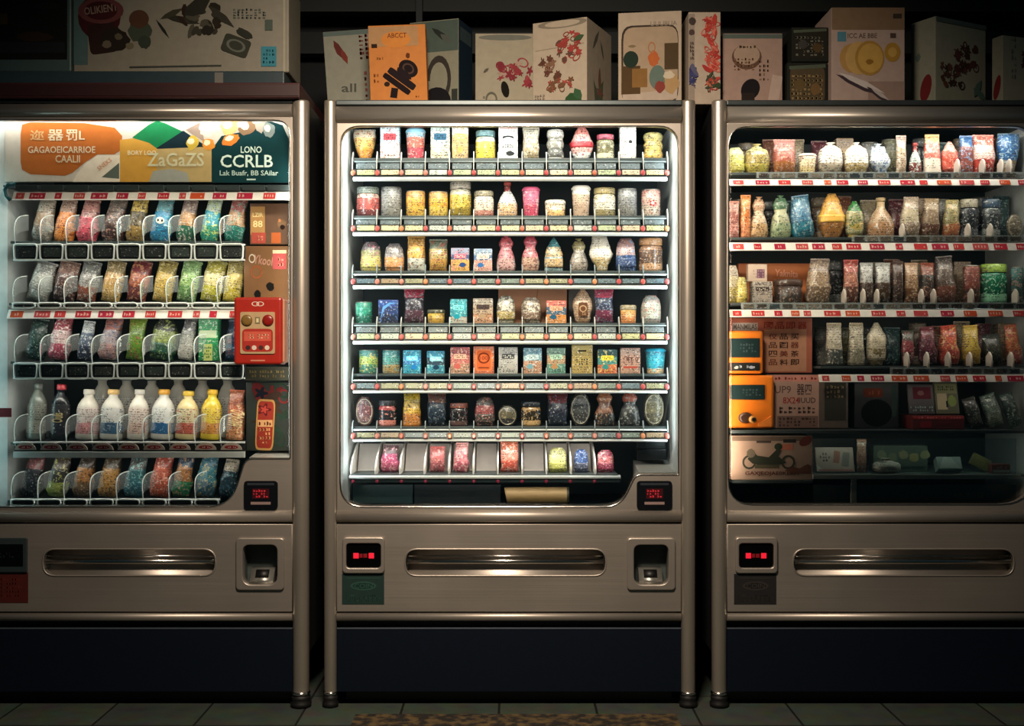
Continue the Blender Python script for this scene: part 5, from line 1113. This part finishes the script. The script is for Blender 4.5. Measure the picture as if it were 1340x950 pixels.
drawer('egg_carton', 'green grey carton of round buns in the drawer tray', 'carton', 1143, 1214, 34, .15, .05, '#4c5448', [('blob', .15+.2*i, .35+.1*(i % 2), .2, .4, 0, ['#7c7c64', '#74765c', '#8c8060', '#96885c', '#8a8460'][i]) for i in range(5)]+[('rect', .5, .85, .9, .12, 0, '#2c3834')])
product(1165, 40, 16, 'ball', '#a89888 #b0a090 #a08878 #c8b8a8', 'pale beige wrapped bundle lying in the drawer tray', 619, Yf=.066, where='right machine')
drawer('paper_sheet', 'grey white folded paper in the drawer tray', 'paper', 1228, 1260, 18, .075, .03, '#7c8480', [('poly', .5, .5, 1, 1, 0, '#a0a49c', [(-.45, -.45), (.45, -.45), (.1, .4), (-.2, .45)])], rx=-30)
drawer('gold_packet', 'olive gold slanted packet in the drawer tray', 'packet', 1268, 1292, 16, .13, .02, '#6c6438', [('marks', .5, .5, .7, .6, 0, '#9c904c', 3, 6)], ry=28)
drawer('red_packet', 'small red and white packet at the right of the drawer tray', 'packet', 1298, 1322, 12, .085, .03, '#8a3c30', [('rect', .5, .75, .9, .3, 0, '#b8b0a0'), ('marks', .5, .35, .7, .3, 0, '#d09080', 1, 5)])
# ------------------------------------------------------------------ boxes on top of the machines
TOP = Z(132)
def topbox(label, xl, xc, xr, yt, Yc, th, col, front, side=None, roll=0, cat='box', name='cardboard_box', sidecol=None, lift=0, face='right', depth=None):
    """carton standing on a machine top; xc is the near corner's pixel, turned by th degrees. front/side: print lists in unit face coordinates"""
    c_, s_ = math.cos(R(th)), math.sin(R(th)); xk = X(xc, Yc)
    def solve(px, dx, dy):
        k = (px-670)/F; # xk+dx*w = k*(D+Yc+dy*w)
        return (k*(D+Yc)-xk)/(dx-k*dy)
    if face == 'right':
        W = solve(xl, -c_, s_); dep = solve(xr, s_, c_) if xr and abs(th) > 1 else .2; rz = -th
    else:
        W = solve(xr, c_, s_); dep = solve(xl, -s_, c_) if abs(th) > 1 else .2; rz = th
    dep = max(.04, min(dep, .45))
    if depth: dep = depth
    H = Z(yt, Yc)-TOP-lift
    lift += W*abs(math.sin(R(roll)))
    rt = thing(name, label, cat, (xk, Yc, TOP+.0008+lift), (0, R(roll), R(rz)), 'cartons standing on top of the vending machines')
    x0, x1 = (-W, 0) if face == 'right' else (0, W)
    b = box('box_body', mat(col, .8, 0, .2), rt, x0, x1, 0, dep, 0, H, .002)
    if front: prints('front_print', [(k, x0+a*W, H-b_*H, c*W, d*H, r, *rest) for k, a, b_, c, d, r, *rest in front], rt, 0, (x0+.001, x1-.001, .001, H-.001), seed=int(xl))
    if side:
        sp = prints('side_print', [(k, a*dep, H-b_*H, c*dep, d*H, r, *rest) for k, a, b_, c, d, r, *rest in side], rt, 0, (.001, dep-.001, .001, H-.001), seed=int(xl)+1)
        if face == 'right': sp.rotation_euler = (0, 0, R(90))
        else: sp.rotation_euler = (0, 0, R(-90)); sp.location = (0, dep, 0)
    # top flaps seam
    bm = bmesh.new(); bm_box(bm, x0+.004, x1-.004, dep*.46, dep*.54, H-.0005, H+.0012); obj('tape', bm, mat('#b0a488', .4), rt)
    return rt
rf = random.Random(12)
def fl(x, z, w_, h_, n, cols, s=.12): return flowers(rf, x, z, w_, h_, int(n*1.7), cols, s*.62)
topbox('tilted grey white carton behind the orange box', 430, 527, 0, 42, .27, 0, '#86887c', [('rect', .5, .03, 1, .05, 0, '#5c6a66'), ('leaf', .2, .22, .3, .1, -65, '#5c2c28'), ('leaf', .27, .3, .22, .08, -70, '#70342c'), ('marks', .55, .2, .16, .3, 0, '#6c3c38', 6, 2), ('marks', .58, .6, .14, .5, 0, '#7a4a44', 8, 2), ('text', .3, .66, .2, .1, -4, '#50504a', 'all'), ('marks', .3, .86, .4, .04, 0, '#70726a', 1, 10)], roll=-4, depth=.12)
topbox('orange carton with black burger drawing', 485, 560, 0, 34, .10, 0, '#b8763c', [('rect', .42, .14, .9, .24, 0, '#a4805a'), ('ell', .48, .18, .52, .2, 0, '#c07c3c'), ('text', .5, .13, .34, .06, 0, '#6c3c20', 'ABCCT'), ('rect', .1, .25, .1, .05, 0, '#2c2018'), ('rrect', .56, .66, .56, .085, -38, '#20181a'), ('rrect', .47, .72, .56, .07, -38, '#1c1416'), ('ell', .68, .54, .36, .2, -38, '#1c1618'), ('ring', .68, .54, .22, .12, -38, '#4c3830'), ('blob', .6, .6, .34, .1, -38, '#20181a'), ('rect', .42, .83, .12, .12, -10, '#1c1618'), ('ell', .3, .72, .1, .06, 0, '#2c2018'), ('blob', .68, .38, .08, .08, 0, '#5c3018'), ('marks', .2, .4, .14, .06, 0, '#8a5428', 1, 3), ('marks', .12, .64, .1, .14, 0, '#8a5428', 2, 2), ('marks', .85, .88, .12, .04, 0, '#8a5428', 1, 3)], roll=-2, depth=.06)
topbox('white carton with black kettle drawing beside the orange box', 536, 600, 618, 24, .20, 18, '#7c7c6c', [('rect', .5, .17, 1, .32, 0, '#46544e'), ('leaf', .65, .16, .5, .08, -38, '#262a28'), ('leaf', .75, .2, .3, .08, -38, '#4c504a'), ('ring', .6, .62, .5, .5, 0, '#33302c'), ('rect', .45, .8, .5, .34, 0, '#7c7c6c'), ('ell', .55, .86, .6, .32, 0, '#16161a'), ('marks', .55, .9, .4, .12, 0, '#8a8a80', 2, 6), ('rect', .92, .82, .12, .18, 0, '#303430')], [('rect', .5, .5, 1, 1, 0, '#152836'), ('rect', .5, .14, .8, .14, 0, '#3c4c50')])
topbox('white carton with red flowers left of the tall flower box', 622, 700, 0, 44, .22, 0, '#96907e', [('ell', .5, .05, .9, .07, 0, '#6a6c64')]+fl(.62, .48, .6, .3, 16, ['#84343a', '#8c4044', '#742c34', '#a08478'], .2)+[('ell', .5, .68, .13, .2, 12, '#16140f'), ('rect', .72, .93, .6, .1, 0, '#1e201e'), ('ring', .27, .8, .2, .18, 0, '#5c5c50'), ('marks', .12, .85, .14, .2, 0, '#6c6c60', 4, 2), ('leaf', .18, .45, .12, .04, 40, '#54524a')])
topbox('tall white carton with brown and red flowers', 697, 768, 800, 22, .10, 24, '#a89c8a', [('ring', .55, .04, .9, .1, 0, '#7c7466'), ('rect', .5, .3, .9, .01, 3, '#8a8070')]+fl(.3, .52, .34, .24, 9, ['#54382c', '#5c3a30', '#7a5a48'], .17)+fl(.66, .3, .4, .3, 13, ['#8a3a34', '#963c38', '#5c4036'], .16)+fl(.52, .72, .5, .12, 10, ['#8a4238', '#9c4a40', '#6a4a34'], .13)+[('leaf', .72, .88, .3, .14, 30, '#2c4a2c'), ('leaf', .84, .84, .24, .12, 120, '#34543a'), ('leaf', .85, .93, .24, .1, -20, '#2c4a2c'), ('leaf', .86, .22, .2, .08, 20, '#3c5036'), ('marks', .14, .85, .2, .1, 0, '#8c8478', 3, 4)],
  [('leaf', .35, .18, .4, .08, 50, '#5c5c50'), ('leaf', .6, .25, .3, .06, 120, '#54564a'), ('leaf', .5, .62, .12, .4, 0, '#7c5a48'), ('leaf', .5, .8, .6, .2, 60, '#5c6a50'), ('leaf', .4, .85, .6, .16, 120, '#5c6450'), ('flower', .5, .75, .3, .12, 0, '#8a5c50')])
topbox('white framed picture carton with kitchen scene', 809, 892, 899, 14, .06, 8, '#a89a88', [('rrect', .5, .56, .9, .84, 0, '#3a322c'), ('rrect', .51, .56, .86, .8, 0, '#9c8a74'), ('rect', .5, .9, .86, .1, 4, '#a89a8c'), ('rect', .2, .72, .3, .3, 0, '#4c3a26'), ('rect', .34, .7, .24, .2, 0, '#7c5c34'), ('ell', .2, .5, .24, .18, 0, '#223028'), ('rect', .84, .48, .22, .28, 0, '#4a3c2a'), ('blob', .56, .5, .2, .18, 0, '#a85c34'), ('ring', .53, .38, .12, .12, 0, '#9c6c4c'), ('ell', .62, .7, .26, .26, 0, '#5c6c64'), ('blob', .66, .8, .18, .14, 0, '#7c3c34'), ('blob', .84, .76, .26, .26, 0, '#a0845c'), ('blob', .8, .68, .2, .1, 0, '#b8ac98'), ('leaf', .22, .36, .14, .04, 0, '#74664c'), ('text', .72, .13, .42, .05, 0, '#84786c', 'UUUBUA'), ('marks', .5, .97, .8, .025, 0, '#3c3430', 1, 14)])
topbox('narrow white carton with tall red flower trail', 901, 943, 0, 16, .05, 0, '#a89a8a', [('rect', .1, .5, .18, .96, 0, '#8c8074'), ('blob', .12, .1, .26, .1, 0, '#403834'), ('blob', .1, .22, .22, .08, 0, '#4c3c3a')]+fl(.7, .35, .3, .56, 26, ['#a83c34', '#b04c40', '#9c3430', '#c06a5c'], .22)+fl(.74, .74, .24, .2, 8, ['#a84038', '#3c4434', '#b86a50'], .2)+fl(.12, .68, .2, .2, 9, ['#30345c', '#3c4068', '#54546c'], .2)+[('leaf', .92, .8, .2, .1, 80, '#34422c'), ('marks', .1, .42, .14, .2, 0, '#6c5c54', 5, 2)])
topbox('pinkish carton with face drawing and black spoon shape', 946, 1024, 0, 44, .09, 0, '#9c8478', [('rect', .5, .04, 1, .06, 0, '#54605a'), ('ell', .4, .32, .5, .34, 0, '#5c4436'), ('ell', .4, .29, .44, .28, 0, '#a08a78'), ('marks', .42, .18, .42, .06, 0, '#4c3c30', 1, 7), ('marks', .36, .42, .36, .18, 0, '#7a5c48', 4, 6), ('marks', .7, .5, .2, .3, 0, '#7c6454', 5, 3), ('ell', .46, .76, .3, .3, -30, '#1c1a1c'), ('rect', .42, .9, .22, .18, 0, '#2a2220'), ('rect', .88, .75, .18, .36, -10, '#b09c90')])
for k, (a, b, y0, y1, lab) in enumerate(((1030, 1083, 82, 132, 'lower dark speckled carton in the stack of two'), (1036, 1084, 36, 81, 'upper dark speckled carton in the stack of two'))):
    H0 = Z(82, .09)-TOP+.0025 if k else 0
    rt = topbox(lab, a, b, 0, y0, .09, 0, '#1c1e18', [('rrect', .5, .5, .86, .8, 0, '#4c4230' if not k else '#26241e'), ('rect', .5, .1, .9, .08, 3, '#4c5648'), ('marks', .5, .55, .8, .6, 0, '#84704c' if not k else '#68685c', 6, 8), ('blob', .3, .5, .3, .3, 0, '#5c4c30' if not k else '#3c3c38'), ('blob', .7, .6, .3, .3, 0, '#6c5434' if not k else '#4c3c24')], lift=H0)
topbox('tall tan and white carton with yellow discs and silver knife', 1088, 1184, 0, 10, .06, 0, '#a8948a', [('rect', .5, .115, 1, .23, 0, '#7c6650'), ('rect', .9, .09, .12, .05, 0, '#3c342c'), ('rect', .14, .30, .12, .1, 0, '#4c7c8c'), ('text', .42, .29, .4, .05, 0, '#5c4c40', 'ICC AE BBE'), ('rect', .84, .29, .08, .05, 0, '#4c4038'),
  ('ell', .28, .52, .34, .30, 0, '#a8844c'), ('ell', .38, .52, .38, .34, 0, '#b8965a'), ('ell', .52, .52, .40, .36, 0, '#a07c3c'), ('ell', .53, .52, .34, .30, 0, '#b8944c'), ('blob', .52, .56, .12, .06, 0, '#8a6428'), ('ell', .83, .46, .22, .2, 0, '#a07c34'), ('ell', .83, .46, .12, .1, 0, '#b8944c'), ('rect', .75, .88, .5, .24, 0, '#907a70'), ('leaf', .4, .8, .74, .1, -24, '#3c3238'), ('leaf', .41, .775, .7, .08, -24, '#c0b8b4'), ('leaf', .64, .9, .4, .07, -36, '#3c3438'), ('leaf', .66, .89, .3, .05, -34, '#b0a8a4')])
topbox('white green carton with brown flowers right of the tall carton', 1192, 1224, 1290, 21, .10, 28, '#8a8c7c', fl(.6, .4, .4, .24, 14, ['#3c2c26', '#4a3028', '#54342c'], .17)+fl(.36, .62, .5, .22, 13, ['#4a3028', '#5c3a30', '#38281f'], .15)+[('leaf', .82, .72, .3, .1, 60, '#4c6c60'), ('leaf', .86, .78, .3, .1, -30, '#4c6c60'), ('rect', .5, .03, 1, .05, 0, '#50605c')], [('ell', .62, .76, .44, .3, -14, '#6c2426'), ('leaf', .3, .4, .3, .1, 80, '#60706a')], face='left')
topbox('small white green carton with brown flower at the far right', 1298, 1312, 1385, 46, .10, 20, '#8c8c7c', fl(.5, .3, .3, .3, 7, ['#3c2c26', '#4a3028'], .2)+[('marks', .2, .3, .1, .6, 0, '#74746a', 7, 2)], [('ell', .5, .7, .6, .34, -14, '#6c2426')], face='left')
# left: red-brown board, plastic tray, big case, dark framed box
o = thing('wooden_shelf_board', 'dark red wooden board lying on the left machine', 'board', (X(150), .2, TOP))
BT = Z(108, -.04)
box('board', mat('#3a0f10', .55, bump=.3), o, X(-110)-X(150), X(392, -.04)-X(150), -.24, .34, .0008, BT-TOP, .003)
box('edge_band', mat('#2c0c0e', .5), o, X(-110)-X(150), X(392, -.04)-X(150)-.003, -.2425, -.2395, .006, BT-TOP-.006, .001)
tz = Z(93, .02)
o = thing('plastic_tray', 'dark grey plastic tray under the big printed case', 'tray', (X(150), .1, BT+.0005))
TH = tz-BT
box('tray_body', mat('#2a3a40', .35), o, X(-110)-X(150), X(372, .02)-X(150), -.08, .25, 0, TH, .004)
box('tray_label', mat('#64625c', .5), o, X(281, .02)-X(150), X(292, .02)-X(150), -.0815, -.08, TH*.1, TH*.9)
def bigbox(name, label, x0, x1, Y, ytop, ybot, col, items, dep):
    zb = BT+.0005+TH+.0006
    rt = thing(name, label, 'box', (X((x0+x1)/2, Y), Y, zb)); W = S(x1-x0, Y); H = Z(ytop, Y)-zb
    box('box_body', mat(col, .5), rt, -W/2, W/2, 0, dep, 0, H, .004)
    prints('front_print', [(k, X(a, Y)-X((x0+x1)/2, Y), Z(b, Y)-zb, S(c, Y), S(d, Y), r, *rest) for k, a, b, c, d, r, *rest in items], rt, 0, (-W/2+.001, W/2-.001, .001, H-.001))
    return rt
rg = random.Random(5)
its = [('rect', 105, 40, 20, 90, 0, '#4c6464'), ('ell', 130, 22, 56, 60, 0, '#3a1618'), ('rrect', 134, 50, 36, 40, 8, '#2c1c18'), ('text', 132, 12, 44, 10, 8, '#7c6c60', 'OLIKIENT'), ('ring', 132, 14, 60, 34, 0, '#5c3434'),
       ('blob', 150, 52, 44, 34, 0, '#241e18'), ('blob', 140, 58, 14, 12, 0, '#605848'), ('blob', 155, 48, 12, 10, 0, '#54503f'), ('blob', 170, 60, 12, 10, 0, '#66604c'), ('blob', 183, 40, 34, 36, 0, '#3c4438'), ('ell', 182, 25, 26, 24, 0, '#4c3426'), ('blob', 190, 55, 20, 20, 0, '#323a30'),
       ('leaf', 213, 38, 30, 5, -55, '#20221e'), ('leaf', 238, 26, 50, 12, -12, '#2c2c24'), ('leaf', 225, 18, 34, 10, 25, '#38362a')]
its += [('blob', 235+rg.random()*60, 5+rg.random()*38, 8+rg.random()*14, 6+rg.random()*8, rg.random()*180, rg.choice(['#26241c', '#34322a', '#2c2018', '#46443a'])) for _ in range(22)]
its += [('leaf', 258, 10, 40, 26, 30, '#2a2a24'), ('leaf', 290, 22, 44, 12, -40, '#33322a'), ('rrect', 309, 60, 36, 24, -20, '#34362e'), ('ring', 309, 60, 26, 16, -20, '#5c6058'), ('blob', 320, 44, 26, 12, -30, '#2c2e28'), ('blob', 272, 40, 18, 14, 0, '#24221c'),
        ('marks', 327, 18, 44, 14, 0, '#5a625c', 4, 8), ('rect', 352, 33, 10, 14, 0, '#4a564e'), ('rect', 352, 74, 20, 26, 0, '#3c7c8c'), ('marks', 352, 74, 16, 20, 0, '#24505c', 4, 4), ('rect', 230, 87, 120, 2, 1, '#3c403c'), ('rect', 372, 40, 3, 110, 0, '#9a9684')]
bigbox('printed_case', 'large white plastic case printed with food and utensils', 96, 378, .04, -24, 93, '#7c786a', its, .2)
bigbox('dark_framed_box', 'dark box with pale frame at the top left corner', -70, 93, .03, -24, 93, '#3c5250', [('rect', 20, 30, 136, 96, 0, '#141414'), ('rect', 30, 62, 110, 14, 0, '#1c2024'), ('blob', 45, 48, 54, 14, 0, '#2c2018'), ('rect', 5, 25, 10, 14, 0, '#3c3018'), ('blob', 62, 8, 40, 10, 0, '#1c1c1c')], .2)
